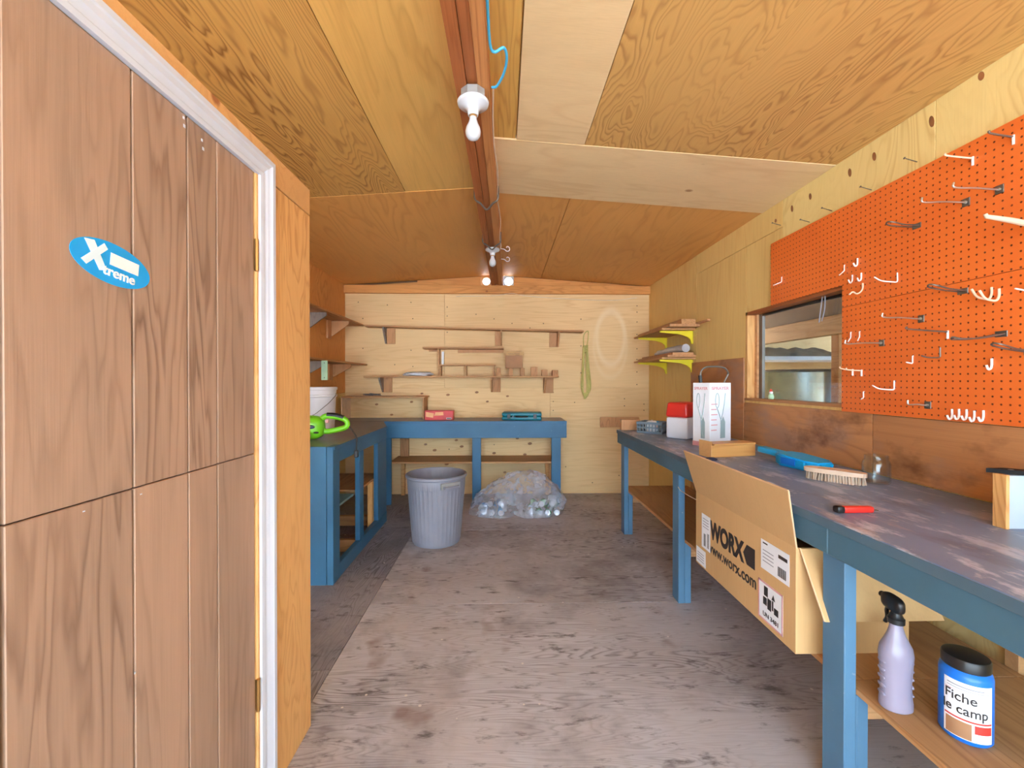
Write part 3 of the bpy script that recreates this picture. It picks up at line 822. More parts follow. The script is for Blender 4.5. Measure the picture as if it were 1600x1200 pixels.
# ------------------------------------------------------------------ pegboard and its hooks
pg = thing('pegboard', 'bright orange perforated pegboard on the right wall', 'pegboard', (0, 0, 0))
PGX0, PGX1 = 1.6165, 1.6265
bm = new()
PY1 = 2.60; PYW = 2.045
prism(bm, [(0.25, 1.606), (PYW, 1.606), (PYW, 1.712), (PY1, 1.712), (PY1, 2.083), (0.25, 2.083)], lambda y, z: (PGX0, y, z), lambda y, z: (PGX1, y, z))
mesh('board', bm, M['peg'], pg, smooth=False)
mesh('board', bx(PGX0, PGX1, 0.25, PYW, 1.112, 1.6035), M['peg'], pg, smooth=False)
for (y0, y1, z) in ((0.25, PYW, 1.12), (0.25, PYW, 1.60), (0.25, PY1, 2.06)):
    mesh('batten', bx(PGX1, XR, y0 + 0.02, y1 - 0.02, z - 0.006, z + 0.012), M['timber_x'], pg)
HOOKS = [
    (1.348, 2.029, 1.534, 2.04, 'F', 'zinc hook with a drop leg in the top corner of the pegboard'),
    (1.467, 2.022, 1.517, 2.031, 'F', 'pale hook with a drop leg just below the pegboard top edge'),
    (1.387, 1.879, 1.463, 1.888, 'P', 'upper of two long plated hooks on the upper pegboard'),
    (1.489, 1.879, 1.459, 1.882, 'P', 'lower of two long plated hooks on the upper pegboard'),
    (1.67, 1.861, 1.499, 1.87, 'O', 'rusty looped tool holder alone in the upper pegboard middle'),
    (2.492, 1.829, 1.564, 1.81, 'L', 'wire hook at the far edge of the pegboard above the window'),
    (2.029, 1.775, 1.589, 1.756, 'L', 'wire hook just above the near corner of the window'),
    (1.951, 1.781, 1.593, 1.752, 'J', 'highest small hook of the cluster beside the window corner'),
    (1.98, 1.712, 1.602, 1.68, 'J', 'small hook touching the window side, above the big curved hook'),
    (1.93, 1.709, 1.602, 1.675, 'J', 'small hook directly above the big curved hook by the window'),
    (1.922, 1.659, 1.552, 1.621, 'C', 'big curved wire hook beside the top of the window'),
    (1.751, 1.663, 1.517, 1.673, 'U', 'long wire hook with upturned end right of the window corner cluster'),
    (1.498, 1.571, 1.495, 1.588, 'O', 'dark double-rod holder across the pegboard seam'),
    (1.406, 1.529, 1.545, 1.537, 'C', 'first of two pale curved hooks below the pegboard seam'),
    (1.384, 1.52, 1.547, 1.528, 'C', 'second of two pale curved hooks below the pegboard seam'),
    (1.65, 1.496, 1.463, 1.506, 'P', 'long plated hook under the pegboard seam'),
    (1.548, 1.435, 1.463, 1.446, 'F', 'dark bent rod hook with a short drop leg in mid pegboard'),
    (1.379, 1.408, 1.455, 1.391, 'O', 'wide flat wire loop holder right of mid pegboard'),
    (1.825, 1.418, 1.458, 1.418, 'P', 'long plated hook reaching across to the window edge'),
    (1.989, 1.453, 1.601, 1.438, 'L', 'left small hook of the pair above the window-edge plated hook'),
    (1.939, 1.451, 1.605, 1.437, 'L', 'right small hook of the pair above the window-edge plated hook'),
    (1.683, 1.325, 1.588, 1.33, 'L', 'single small white hook in the lower pegboard middle'),
    (1.575, 1.344, 1.544, 1.341, 'U', 'thin dark rod hook right of the single small white hook'),
    (1.404, 1.296, 1.596, 1.294, 'J', 'short white J hook standing alone at the lower right of the pegboard'),
    (1.977, 1.307, 1.553, 1.316, 'F', 'left hook of the pair poking over the window glass'),
    (1.927, 1.303, 1.543, 1.309, 'F', 'right hook of the pair poking over the window glass'),
    (1.763, 1.222, 1.522, 1.23, 'U', 'long upturned wire hook low on the pegboard near the window'),
    (1.916, 1.179, 1.602, 1.174, 'L', 'tiny hook near the lower window corner of the pegboard'),
    (1.622, 1.164, 1.537, 1.171, 'P', 'short plated hook above the pegboard bottom edge'),
    (1.53, 1.121, 1.597, 1.116, 'J', 'first from the window of five white hooks in a row along the bottom'),
    (1.506, 1.123, 1.598, 1.118, 'J', 'second from the window of five white hooks in a row along the bottom'),
    (1.481, 1.123, 1.599, 1.118, 'J', 'third from the window of five white hooks in a row along the bottom'),
    (1.456, 1.12, 1.599, 1.118, 'J', 'fourth from the window of five white hooks in a row along the bottom'),
    (1.428, 1.123, 1.599, 1.121, 'J', 'last from the window of five white hooks in a row along the bottom'),
    (1.27, 1.735, 1.44, 1.745, 'B', 'thick pale plastic bar hook cut by the photo edge, upper right'),
    (1.3, 1.53, 1.565, 1.538, 'L', 'pale hook at the photo edge below the pegboard seam'),
    (1.3, 1.345, 1.5, 1.365, 'O', 'long twin-rod loop holder at the photo edge on the lower pegboard'),
]
for (hy, hz, tx, tz, kind_, lab) in HOOKS:
    hk = thing('pegboard_hook', lab, 'hook', (PGX0, hy, hz), 0, 'hooks on the orange pegboard')
    L = PGX0 - tx; dz = tz - hz
    r = 0.0026
    if kind_ == 'P':
        mesh('rod', tb(spline([(0.004, 0, 0), (-0.02, 0, 0), (-L * 0.5, 0, dz * 0.4), (-L + 0.004, 0, dz - 0.004), (-L, 0, dz + 0.012)], 5), 0.003, 8), M['steel'], hk)
        mesh('plate', bx(-0.003, 0.0, -0.013, 0.013, -0.014, 0.014, 0.001), M['steel_dark'], hk)
        mesh('bolt', lt([(0.006, 0), (0.006, 0.004), (0.003, 0.006)], 10, M=basis((-0.003, 0, 0), (0, 1, 0), (0, 0, -1))), M['steel'], hk)
    elif kind_ == 'F':
        dk = M['steel_dark'] if ('dark' in lab or 'zinc' in lab) else M['pale_plastic']
        mesh('arm', tb(spline([(0.0, 0, 0), (-0.02, 0, 0), (-L + 0.006, 0, dz - 0.002), (-L, 0, dz + 0.006)], 5), 0.003, 8), dk, hk)
        mesh('drop_leg', tb([(-0.003, 0, 0.004), (-0.003, 0, -0.026)], 0.0036, 8), M['white_wire'], hk)
    elif kind_ == 'L':
        mesh('wire', tb([(0.002, 0, 0.030), (-0.003, 0, 0.029), (-0.003, 0, 0.003), (-0.006, 0, 0), (-L, 0, dz)], r, 8), M['white_wire'], hk)
    elif kind_ == 'U':
        dk = M['steel_dark'] if 'dark' in lab else M['white_wire']
        mesh('wire', tb(spline([(-0.003, 0, 0.036), (-0.003, 0, 0.018), (-0.004, 0, 0.0), (-0.02, 0, -0.002), (-L * 0.7, 0, dz * 0.3), (-L, 0, dz + 0.008)], 5), r, 8), dk, hk)
    elif kind_ == 'J':
        mesh('wire', tb(spline([(-0.004, 0, 0.034), (-0.004, 0, 0.012), (-0.008, 0, 0.0), (-0.016, 0, -0.001), (-max(L, 0.022), 0, 0.012)], 5), 0.0034, 8), M['white_wire'], hk)
    elif kind_ == 'C':
        mesh('wire', tb(spline([(-0.004, 0, 0.036), (-0.004, 0, 0.014), (-0.012, 0, -0.002), (-0.03, 0, -0.012 if 'big' in lab else -0.002), (-L * 0.75, 0, dz * 0.2 + 0.004), (-L, 0, dz + 0.022)], 6), 0.0036, 8), M['pale_plastic'], hk)
    elif kind_ == 'O':
        w = 0.011
        mesh('loop', tb(spline([(0, -w, 0), (-L * 0.5, -w, dz * 0.6 - 0.004), (-L * 0.9, -w * 1.3, dz), (-L, 0, dz + 0.006), (-L * 0.9, w * 1.3, dz), (-L * 0.5, w, dz * 0.6 - 0.004), (0, w, 0)], 6), 0.0028, 8), M['steel_dark'], hk)
        mesh('plate', bx(-0.003, 0.0, -0.018, 0.018, -0.010, 0.010, 0.001), M['steel_dark'], hk)
    else:
        mesh('bar', tb([(0, 0, -0.02), (-L * 0.6, 0, 0.0), (-L, 0, dz), (-L - 0.004, 0, dz + 0.008)], [0.010, 0.008, 0.006, 0.005], 10), M['pale_plastic'], hk)
        mesh('plate', bx(-0.003, 0.0, -0.012, 0.012, -0.04, 0.012, 0.001), M['pale_plastic'], hk)

for (y, z, lab) in ((1.693, 2.130, 'nearest nail sticking out of the wood above the pegboard'), (1.905, 2.112, 'second nail above the pegboard top edge'),
                    (2.138, 2.111, 'third nail above the pegboard top edge, in the middle'), (2.296, 2.112, 'fourth nail above the pegboard top edge'), (2.538, 2.182, 'farthest nail, at the end of the dark gap above the pegboard')):
    nl = thing('nail', lab, 'nail', (XR, y, z), 0, 'nails above the pegboard')
    mesh('shank', tb([(0.002, 0, -0.008), (-0.05, 0, 0.006)], 0.0018, 6), M['steel_dark'], nl)
    mesh('head', tb([(-0.05, 0, 0.006), (-0.052, 0, 0.0065)], 0.0045, 8), M['steel_dark'], nl)

# ------------------------------------------------------------------ ceiling lamps and wiring
def lamp(y, label, with_box):
    c = beam_x(y)
    t = thing('bulb_holder', label, 'light', (c, y, 2.316), 0, 'bare bulb holders on the beam')
    z = 0.0
    if with_box:
        mesh('junction_box', lt([(0.046, 0.0), (0.046, -0.036)], 8, M=Matrix.Rotation(math.pi / 8, 4, 'Z')), M['box_metal'], t)
        z = -0.036
    mesh('holder', lt([(0.056, z), (0.058, z - 0.004), (0.056, z - 0.012), (0.046, z - 0.018), (0.030, z - 0.024), (0.021, z - 0.034), (0.019, z - 0.050), (0.018, z - 0.052)], 40), M['porcelain'], t)
    b = mesh('bulb', lt([(0.013, z - 0.050), (0.0135, z - 0.066), (0.018, z - 0.080), (0.026, z - 0.096), (0.0285, z - 0.110), (0.0265, z - 0.124), (0.019, z - 0.135), (0.008, z - 0.1405), (0.001, z - 0.1415)], 32), M['bulb'], t)
    mesh('screw_collar', lt([(0.0145, z - 0.051), (0.0145, z - 0.058)], 24), M['brass'], b)
lamp(1.605, 'nearer bare bulb in a white porcelain holder on a metal box', True)
lamp(3.50, 'farther bare bulb in a white porcelain holder on the beam', False)

def cord(name, pts, r, mat, label, cat):
    return tag(mesh(name, tb(spline(pts, 6), r, 8), M[mat]), label, cat)
cx = beam_x
pts = [(cx(y) + 0.068 + 0.006 * math.sin(y * 9), y, 2.345 + 0.012 * math.sin(y * 5)) for y in (1.64, 1.8, 2.0, 2.2, 2.4, 2.6, 2.8, 3.0, 3.2, 3.36)]
pts += [(cx(3.4) + 0.07, 3.42, 2.325), (cx(3.4) + 0.066, 3.44, 2.30)]
cord('ceiling_cable', pts, 0.0035, 'cord_white', 'thin cream cable stapled along the side of the ridge beam', 'cable')
cord('blue_cable', [(cx(1.2) + 0.068, 0.9, 2.35), (cx(1.2) + 0.070, 1.25, 2.345), (cx(1.3) + 0.072, 1.40, 2.335), (cx(1.4) + 0.085, 1.435, 2.335), (cx(1.4) + 0.115, 1.43, 2.345),
                    (cx(1.4) + 0.125, 1.47, 2.340), (cx(1.4) + 0.115, 1.53, 2.332), (cx(1.4) + 0.090, 1.585, 2.325), (cx(1.4) + 0.072, 1.60, 2.330)], 0.0048, 'cord_blue', 'loose loop of blue cable beside the nearer bulb', 'cable')
for y, lab in ((3.55, 'nearer white screw hook beside the farther bulb'), (3.85, 'farther white screw hook on the ceiling beside the beam')):
    c = cx(y) + 0.062
    cord('screw_hook', [(c, y, 2.335), (c + 0.03, y, 2.330), (c + 0.05, y, 2.315), (c + 0.07, y, 2.318), (c + 0.075, y, 2.338), (c + 0.06, y, 2.352), (c + 0.048, y, 2.345)], 0.0035, 'white_wire', lab, 'hook')
cord('wall_wire', [(-0.52, YB - 0.004, 2.195), (-0.4, YB - 0.004, 2.20), (-0.1, YB - 0.006, 2.205), (0.1, YB - 0.044, 2.226), (0.25, YB - 0.006, 2.205), (0.7, YB - 0.004, 2.175), (1.2, YB - 0.004, 2.16), (1.5, YB - 0.004, 2.19)],
     0.003, 'cord_white', 'thin pale wire sagging along under the header board', 'wire')

# ------------------------------------------------------------------ benches
# back bench
bb = thing('workbench', 'blue painted workbench along the back wall', 'workbench', (0, 0, 0))
mesh('top', bx(XL + 0.002, 0.645, 4.396, YB - 0.002, 0.832, 0.852, 0.003), M['top_left'], bb)
mesh('apron', bx(-1.195, 0.645, 4.395, 4.424, 0.682, 0.831, 0.003), M['blue'], bb)
mesh('top_edge', bx(-1.195, 0.645, 4.391, 4.3955, 0.829, 0.853, 0.001), M['blue'], bb)
mesh('apron', bx(0.607, 0.645, 4.426, YB - 0.002, 0.682, 0.831, 0.003), M['blue'], bb)
for (x0, x1) in ((-1.19, -1.135), (-0.314, -0.224), (0.495, 0.590)):
    mesh('leg', bx(x0, x1, 4.426, 4.464, 0.0, 0.831, 0.003), M['blue'], bb)
mesh('shelf', bx(-1.16, 0.56, 4.466, YB - 0.002, 0.412, 0.430, 0.002), M['shelf_x'], bb)
for x in (-1.12, -0.30, 0.47):
    mesh('shelf_support', bx(x, x + 0.038, YB - 0.05, YB - 0.002, 0.0, 0.411, 0.002), M['timber_x'], bb)
mesh('shelf_support', bx(-1.13, -1.04, YB - 0.05, YB - 0.002, 0.431, 0.831, 0.002), M['offcut'], bb)

# left bench
lbn = thing('workbench', 'blue open-fronted workbench along the left wall', 'workbench', (0, 0, 0))
bm = new()
prism(bm, [(XL + 0.002, 2.70), (-1.045, 2.70), (-1.045, 3.93), (-1.198, 4.393), (XL + 0.002, 4.393)], lambda x, y: (x, y, 0.832), lambda x, y: (x, y, 0.850))
mesh('top', bm, M['top_left'], lbn)
mesh('top_edge', bx(-1.0445, -1.038, 2.70, 3.93, 0.832, 0.852, 0.001), M['blue'], lbn)
mesh('end_panel', bx(XL + 0.002, -1.085, 2.690, 2.704, 0.0, 0.852, 0.001), M['blue'], lbn)
mesh('rail', bx(-1.083, -1.045, 2.80, 3.93, 0.742, 0.831, 0.003), M['blue'], lbn)
mesh('rail', bx(-1.083, -1.045, 2.80, 3.93, 0.0, 0.089, 0.003), M['blue'], lbn)
mesh('post', bx(-1.083, -1.043, 2.690, 2.799, 0.0, 0.852, 0.003), M['blue'], lbn)
mesh('post', bx(-1.083, -1.047, 3.20, 3.29, 0.090, 0.741, 0.003), M['blue'], lbn)
mesh('post', bx(-1.083, -1.047, 3.66, 3.925, 0.090, 0.741, 0.003), M['blue'], lbn)
mesh('post', bx(-1.123, -1.085, 3.62, 3.70, 0.0, 0.42, 0.003), M['timber'], lbn)
mesh('shelf_board', bx(-1.34, -1.09, 2.71, 3.195, 0.421, 0.436, 0.002), M['teal_wood'], lbn)
mesh('shelf_board', bx(XL + 0.003, -1.343, 2.71, 3.90, 0.421, 0.436, 0.002), M['shelf_y'], lbn)
mesh('shelf_board', bx(-1.34, -1.09, 3.30, 3.90, 0.421, 0.436, 0.002), M['shelf_y'], lbn)
for y in (2.72, 3.22, 3.80): mesh('brace', bx(XL + 0.003, -1.085, y, y + 0.04, 0.0, 0.085, 0.002), M['shelf_x'], lbn)
for y in (2.72, 3.80): mesh('shelf_bearer', bx(XL + 0.003, -1.126, y, y + 0.038, 0.35, 0.42, 0.002), M['shelf_x'], lbn)

# right bench
rbn = thing('workbench', 'long grey-blue workbench under the pegboard with a worn stained top', 'workbench', (0, 0, 0))
BX0 = 0.955
mesh('top', bx(BX0, XR - 0.012, 0.15, 3.63, 0.830, 0.850, 0.003), M['top_right'], rbn)
mesh('apron', bx(BX0 + 0.004, BX0 + 0.034, 0.15, 1.262, 0.742, 0.829, 0.003), M['blue_grey'], rbn)
mesh('apron', bx(BX0 + 0.004, BX0 + 0.034, 1.264, 3.63, 0.742, 0.829, 0.003), M['blue_grey'], rbn)
mesh('edge_strip', bx(BX0 - 0.003, BX0 - 0.0005, 0.15, 3.63, 0.822, 0.849, 0.001), M['edge_worn'], rbn)
mesh('end_rail', bx(BX0 + 0.036, XR - 0.012, 3.595, 3.63, 0.742, 0.829, 0.003), M['blue_grey'], rbn)
for y in (3.535, 2.43, 1.237, 0.16):
    mesh('leg', bx(0.990, 1.026, y, y + 0.089, 0.0, 0.829, 0.003), M['blue_right'], rbn)
    mesh('leg_block', bx(1.0265, 1.062, y, y + 0.089, 0.0, 0.342, 0.003), M['blue_right'], rbn)
    mesh('cross_rail', bx(1.0635, XR - 0.012, y + 0.02, y + 0.058, 0.255, 0.342, 0.002), M['shelf_x'], rbn)
    mesh('rear_leg', bx(XR - 0.055, XR - 0.013, y + 0.06, y + 0.10, 0.0, 0.829, 0.002), M['shelf_x'], rbn)
mesh('shelf', bx(1.027, XR - 0.058, 2.40, 3.70, 0.343, 0.361, 0.001), M['shelf_y'], rbn)
mesh('shelf', bx(1.027, XR - 0.058, 1.28, 2.397, 0.343, 0.361, 0.001), M['shelf_y'], rbn)
mesh('shelf', bx(1.027, XR - 0.058, 0.15, 1.277, 0.343, 0.361, 0.001), M['shelf_y'], rbn)

# ------------------------------------------------------------------ shelves on the back and left walls
def tri_bracket(name, x, yb, yf, ztop, h, th, mat, parent, cleat=None, side=1):
    bm = new()
    prism(bm, [(yf, ztop), (yb, ztop), (yb, ztop - h), (yb - 0.02, ztop - h), (yf, ztop - 0.025)], lambda y, z: (x, y, z), lambda y, z: (x + th, y, z))
    b = mesh(name, bm, M[mat], parent, smooth=False)
    if cleat:
        xa, xb = (x + th + 0.0005, x + th + cleat) if side > 0 else (x - cleat, x - 0.0005)
        mesh('cleat', bx(xa, xb, yb - 0.018, yb, ztop - h, ztop, 0.001), M['offcut'], b)
    return b
YW = YB - 0.001
# top long shelf: drops a little to the right
ts = thing('wall_shelf', 'topmost long wooden shelf on the back wall', 'shelf', (0, 0, 0))
bm = new()
prism(bm, [(-1.49, 1.846), (0.875, 1.790), (0.875, 1.806), (-1.49, 1.862)], lambda x, z: (x, 4.70, z), lambda x, z: (x, YW, z))
mesh('board', bm, M['shelf_x'], ts)
def tsz(x): return 1.846 - (x + 1.49) * 0.056 / 2.365 - 0.001
tri_bracket('bracket', -1.30, YW, 4.72, tsz(-1.28), 0.17, 0.018, 'grey_offcut', ts, 0.09)
tri_bracket('bracket', -0.03, YW, 4.72, tsz(-0.02), 0.16, 0.018, 'offcut', ts, 0.06, -1)
tri_bracket('bracket', 0.60, YW, 4.72, tsz(0.61), 0.16, 0.018, 'offcut', ts, 0.085, -1)
# second, short
s2 = thing('wall_shelf', 'short middle shelf hanging under the top shelf on the back wall', 'shelf', (0, 0, 0))
mesh('board', bx(-0.868, 0.008, 4.71, YW, 1.608, 1.626, 0.002), M['shelf_x'], s2)
mesh('rear_cleat', bx(-0.82, -0.70, YW - 0.02, YW, 1.585, 1.607, 0.001), M['offcut'], s2)
mesh('rear_cleat', bx(-0.50, 0.005, YW - 0.02, YW, 1.572, 1.607, 0.001), M['offcut'], s2)
mesh('upright', bx(-0.708, -0.692, 4.73, YW, 1.314, 1.607, 0.001), M['shelf_x'], s2)
mesh('white_strip', bx(-0.680, -0.655, YW - 0.012, YW, 1.44, 1.585, 0.001), M['paper'], s2)
# cubby standing on the lower shelf
s3 = thing('cubby', 'small two-compartment wooden cubby standing on the lower shelf', 'shelf', (0, 0, 0))
mesh('top_board', bx(-0.690, -0.082, 4.72, YW - 0.002, 1.425, 1.437, 0.001), M['shelf_x'], s3)
for x in (-0.688, -0.41, -0.108): mesh('divider', bx(x, x + 0.014, 4.72, YW - 0.002, 1.3145, 1.4245, 0.001), M['shelf_x'], s3)
# lower long shelf
s4 = thing('wall_shelf', 'lower long wooden shelf on three triangular brackets, back wall', 'shelf', (0, 0, 0))
mesh('board', bx(-1.485, 0.600, 4.66, YW, 1.296, 1.313, 0.002), M['shelf_x'], s4)
tri_bracket('bracket', -1.335, YW, 4.69, 1.295, 0.16, 0.018, 'grey_offcut', s4, 0.09)
tri_bracket('bracket', -0.135, YW, 4.69, 1.295, 0.16, 0.018, 'offcut', s4, 0.09)
tri_bracket('bracket', 0.45, YW, 4.69, 1.295, 0.17, 0.02, 'offcut', s4, 0.09)
# riser on the bench
s5 = thing('riser_shelf', 'low wooden riser shelf standing on the back corner of the bench', 'shelf', (0, 0, 0))
mesh('top_board', bx(-1.70, -0.815, 4.60, YW - 0.003, 1.082, 1.096, 0.001), M['shelf_x'], s5)
mesh('side_panel', bx(-1.70, -1.684, 4.60, YW - 0.003, 0.853, 1.0815, 0.001), M['pale_plastic'], s5)
mesh('side_panel', bx(-0.850, -0.834, 4.60, YW - 0.003, 0.853, 1.0815, 0.001), M['shelf_x'], s5)
# left wall shelves
s6 = thing('wall_shelf', 'upper plywood shelf on the left wall, meeting the top back shelf', 'shelf', (0, 0, 0))
mesh('board', bx(XL + 0.001, -1.53, 3.30, YW - 0.002, 1.863, 1.879, 0.002), M['shelf_y'], s6)
s7 = thing('wall_shelf', 'lower plywood shelf on the left wall above the white bucket', 'shelf', (0, 0, 0))
mesh('board', bx(XL + 0.001, -1.50, 3.30, YW - 0.002, 1.430, 1.446, 0.002), M['shelf_y'], s7)
def side_bracket(y, zt, h, d, mat, par):
    bm = new()
    prism(bm, [(XL + 0.001, zt), (XL + d, zt), (XL + d, zt - 0.03), (XL + 0.025, zt - h), (XL + 0.001, zt - h)], lambda x, z: (x, y, z), lambda x, z: (x, y + 0.018, z))
    b = mesh('bracket', bm, M[mat], par, smooth=False)
    mesh('cleat', bx(XL + 0.001, XL + 0.02, y - 0.09, y - 0.0005, zt - h - 0.03, zt, 0.001), M['offcut'], b)
side_bracket(3.86, 1.862, 0.15, 0.19, 'grey_offcut', s6)
side_bracket(4.42, 1.862, 0.15, 0.19, 'offcut', s6)
side_bracket(3.80, 1.429, 0.13, 0.20, 'grey_offcut', s7)
side_bracket(4.45, 1.429, 0.13, 0.20, 'offcut', s7)
pl = thing('green_plate', 'pale green rectangular plate hanging under the lower left shelf', 'plate', (-1.50, 3.70, 1.43))
mesh('plate', bx(-0.03, 0.022, -0.006, 0.006, -0.165, 0.0, 0.002), M['mint'], pl)
for z in (-0.02, -0.145): mesh('screw', lt([(0.005, 0), (0.004, 0.002)], 8, M=basis((-0.004, -0.006, z), (1, 0, 0), (0, 0, 1))), M['steel_dark'], pl)

# ------------------------------------------------------------------ small things on the back shelves
ZS = 1.3135
for (x, w, h, d, lab) in ((-0.069, 0.045, 0.085, 0.04, 'narrow wood block next to the small cubby'), (0.062, 0.045, 0.085, 0.05, 'wood block under the left side of the small carton'),
                          (0.188, 0.045, 0.085, 0.05, 'darker wood block under the right side of the small carton'), (0.302, 0.07, 0.095, 0.06, 'tallest loose wood block right of the small carton'),
                          (0.418, 0.062, 0.065, 0.06, 'squat cube block, second from the end of the lower shelf'), (0.532, 0.062, 0.062, 0.06, 'squat cube block at the very end of the lower shelf')):
    bm = bx(0, w, -d, 0, 0, h, 0.002)
    o = mesh('wood_block', bm, M['offcut'])
    o.location = (x, 4.74, ZS)
    tag(o, lab, 'block', 'wood blocks on the lower shelf')
ct = thing('carton', 'small brown cardboard box with handwriting perched on two wood blocks', 'box', (0.125, 4.73, ZS + 0.0855))
mesh('body', bx(-0.098, 0.085, -0.06, 0.06, 0, 0.170, 0.002), M['card_brown'], ct)
mesh('flap', bx(-0.098, 0.098, -0.062, -0.0605, 0.135, 0.172, 0.0), M['card'], ct)
for i, (x0, x1, z) in enumerate(((-0.07, -0.01, 0.15), (-0.005, 0.05, 0.155), (0.01, 0.05, 0.138))):
    mesh('scribble', tb([(x0 + (x1 - x0) * k / 8, -0.0630, z + 0.006 * math.sin(k * 2.4 + i)) for k in range(9)], 0.0016, 6), M['ink'], ct)

def lumpy(name, c, s, mat, seed, amp=0.25, freq=3.0, flat=True):
    bm = blob(new(), (0, 0, 0), s, 2.6, 36, 18)
    for v in bm.verts:
        n = mnoise.noise(Vector((v.co.x / s[0], v.co.y / s[1], v.co.z / s[2])) * freq + Vector((seed, 0, 0)))
        v.co *= 1 + amp * n
        if flat and v.co.z < -s[2] * 0.8: v.co.z = -s[2] * 0.8
    zmin = min(v.co.z for v in bm.verts)
    for v in bm.verts: v.co.z -= zmin
    o = mesh(name, bm, M[mat], ang=1.2)
    o.location = c
    return o
tag(lumpy('plastic_packet', (-0.92, 4.73, ZS), (0.155, 0.055, 0.024), 'foil', 3), 'silvery plastic packet lying on the lower back shelf', 'packet')
hwp = thing('hardware_offcuts', 'loose bundle of grey metal brackets lying on the riser shelf', 'hardware', (-1.40, 4.70, 1.0965))
for i in range(9):
    a = random.uniform(-0.5, 0.5); L = random.uniform(0.03, 0.07); x = -0.07 + 0.016 * i; z = 0.006 + 0.006 * (i % 3)
    mesh('metal_strap', bx(-L, L, -0.010, 0.010, 0, 0.005, 0.001, M=Matrix.Translation((x, random.uniform(-0.03, 0.03), z + 0.002)) @ Matrix.Rotation(a, 4, 'Z') @ Matrix.Rotation(0.12 * (i % 2), 4, 'Y')), M['hardware'], hwp)

rbx = thing('red_carton', 'red and orange printed carton lying on the back bench', 'box', (-0.665, 4.58, 0.8525), -0.03)
mesh('body', bx(-0.148, 0.148, -0.05, 0.05, 0, 0.098, 0.003), M['dust_red'], rbx)
FM = basis((0, -0.0502, 0), (1, 0, 0), (0, 0, 1))
flat_poly([(-0.135, 0.035), (-0.06, 0.025), (-0.05, 0.07), (-0.135, 0.085)], 'dust_orange', 'print_flash', rbx, FM, 0.0, 0.0006)
flat_poly([(-0.05, 0.045), (0.05, 0.050), (0.045, 0.085), (-0.035, 0.080)], 'dust_orange', 'print_flash', rbx, FM, 0.0, 0.0006)
flat_poly([(0.078, 0.010), (0.132, 0.010), (0.132, 0.026), (0.078, 0.026)], 'paper', 'print_badge', rbx, FM, 0.0, 0.0006)
flat_poly([(0.082, 0.013), (0.128, 0.013), (0.128, 0.023), (0.082, 0.023)], 'ink', 'print_bar', rbx, FM, 0.0006, 0.0010)

tc_ = thing('tool_case', 'teal plastic power tool case lying on the back bench', 'case', (0.20, 4.58, 0.8525), -0.08)
mesh('lower_shell', bx(-0.205, 0.205, -0.10, 0.10, 0.0, 0.040, 0.012, seg=3), M['teal'], tc_)
mesh('upper_shell', bx(-0.205, 0.205, -0.10, 0.10, 0.0405, 0.080, 0.012, seg=3), M['teal'], tc_)
mesh('handle', tb(spline([(-0.06, -0.10, 0.04), (-0.055, -0.125, 0.04), (0.0, -0.130, 0.04), (0.055, -0.125, 0.04), (0.06, -0.10, 0.04)], 5), 0.008, 8), M['black'], tc_)
for x in (-0.15, 0.12): mesh('latch', bx(x, x + 0.035, -0.106, -0.099, 0.018, 0.064, 0.002), M['black'], tc_)
for x in (-0.10, -0.06): mesh('latch_bar', bx(x, x + 0.02, -0.103, -0.0995, 0.03, 0.048, 0.001), M['navy'], tc_)

# rope hank
rp = thing('rope_hank', 'coiled yellow-green rope hank hanging from a nail on the back wall', 'rope', (0.915, YB - 0.03, 1.05))
mesh('hanging_loop', tb(spline([(-0.02, 0, 0.60), (-0.015, 0.01, 0.72), (0.03, 0.012, 0.765), (0.035, 0.01, 0.70), (0.015, 0, 0.60)], 6), 0.005, 8), M['rope'], rp)
for i in range(6):
    w = 0.022 + 0.006 * i; b = 0.012 * i
    dx = 0.004 * (i % 3 - 1); dy = -0.006 * (i % 3)
    mesh('strand', tb(spline([(dx - 0.012 - 0.002 * i, dy, 0.60), (dx - w * 0.75, dy, 0.36), (dx - w, dy, 0.15), (dx - w * 0.5, dy, 0.035 + b * 0.6), (dx, dy, 0.015 + b), (dx + w * 0.6, dy, 0.04 + b * 0.6),
                              (dx + w, dy, 0.16), (dx + w * 0.6, dy, 0.38), (dx + 0.012, dy, 0.60)], 6), 0.0065, 8), M['rope'], rp)
mesh('wrap', tb([(0.024 * math.cos(a) * 1.1, -0.004 + 0.018 * math.sin(a), 0.52 + a * 0.0026) for a in [k * 0.4 for k in range(80)]], 0.006, 8), M['rope'], rp)

fb = mesh('board_strip', bx(1.085, 1.52, YB - 0.02, YB - 0.001, 0.742, 0.855, 0.002), M['offcut'])
tag(fb, 'short reddish board fixed low on the back wall behind the right bench', 'board')

# ------------------------------------------------------------------ bin, bag of cans
bn = thing('waste_bin', 'grey ribbed plastic waste bin standing open on the floor', 'bin', (-0.525, 3.44, 0.0))
RBN = lambda a, z: 1.0 + (0.012 * (1 if math.sin(a * 40) > 0.2 else 0) if 0.03 < z < 0.44 else 0)
mesh('body', lt([(0.178, 0.0), (0.186, 0.012), (0.188, 0.031), (0.194, 0.1), (0.206, 0.25), (0.218, 0.40), (0.2215, 0.439), (0.224, 0.441), (0.228, 0.515), (0.222, 0.53), (0.214, 0.50), (0.19, 0.20), (0.172, 0.02)], 240, rfun=RBN), M['can_grey'], bn)
mesh('rim', lt([(0.225, 0.505), (0.234, 0.508), (0.240, 0.518), (0.238, 0.530), (0.230, 0.535), (0.222, 0.532), (0.219, 0.522)], 64, cap0=False, cap1=False), M['can_grey'], bn)
ha = math.radians(-90 + 36)
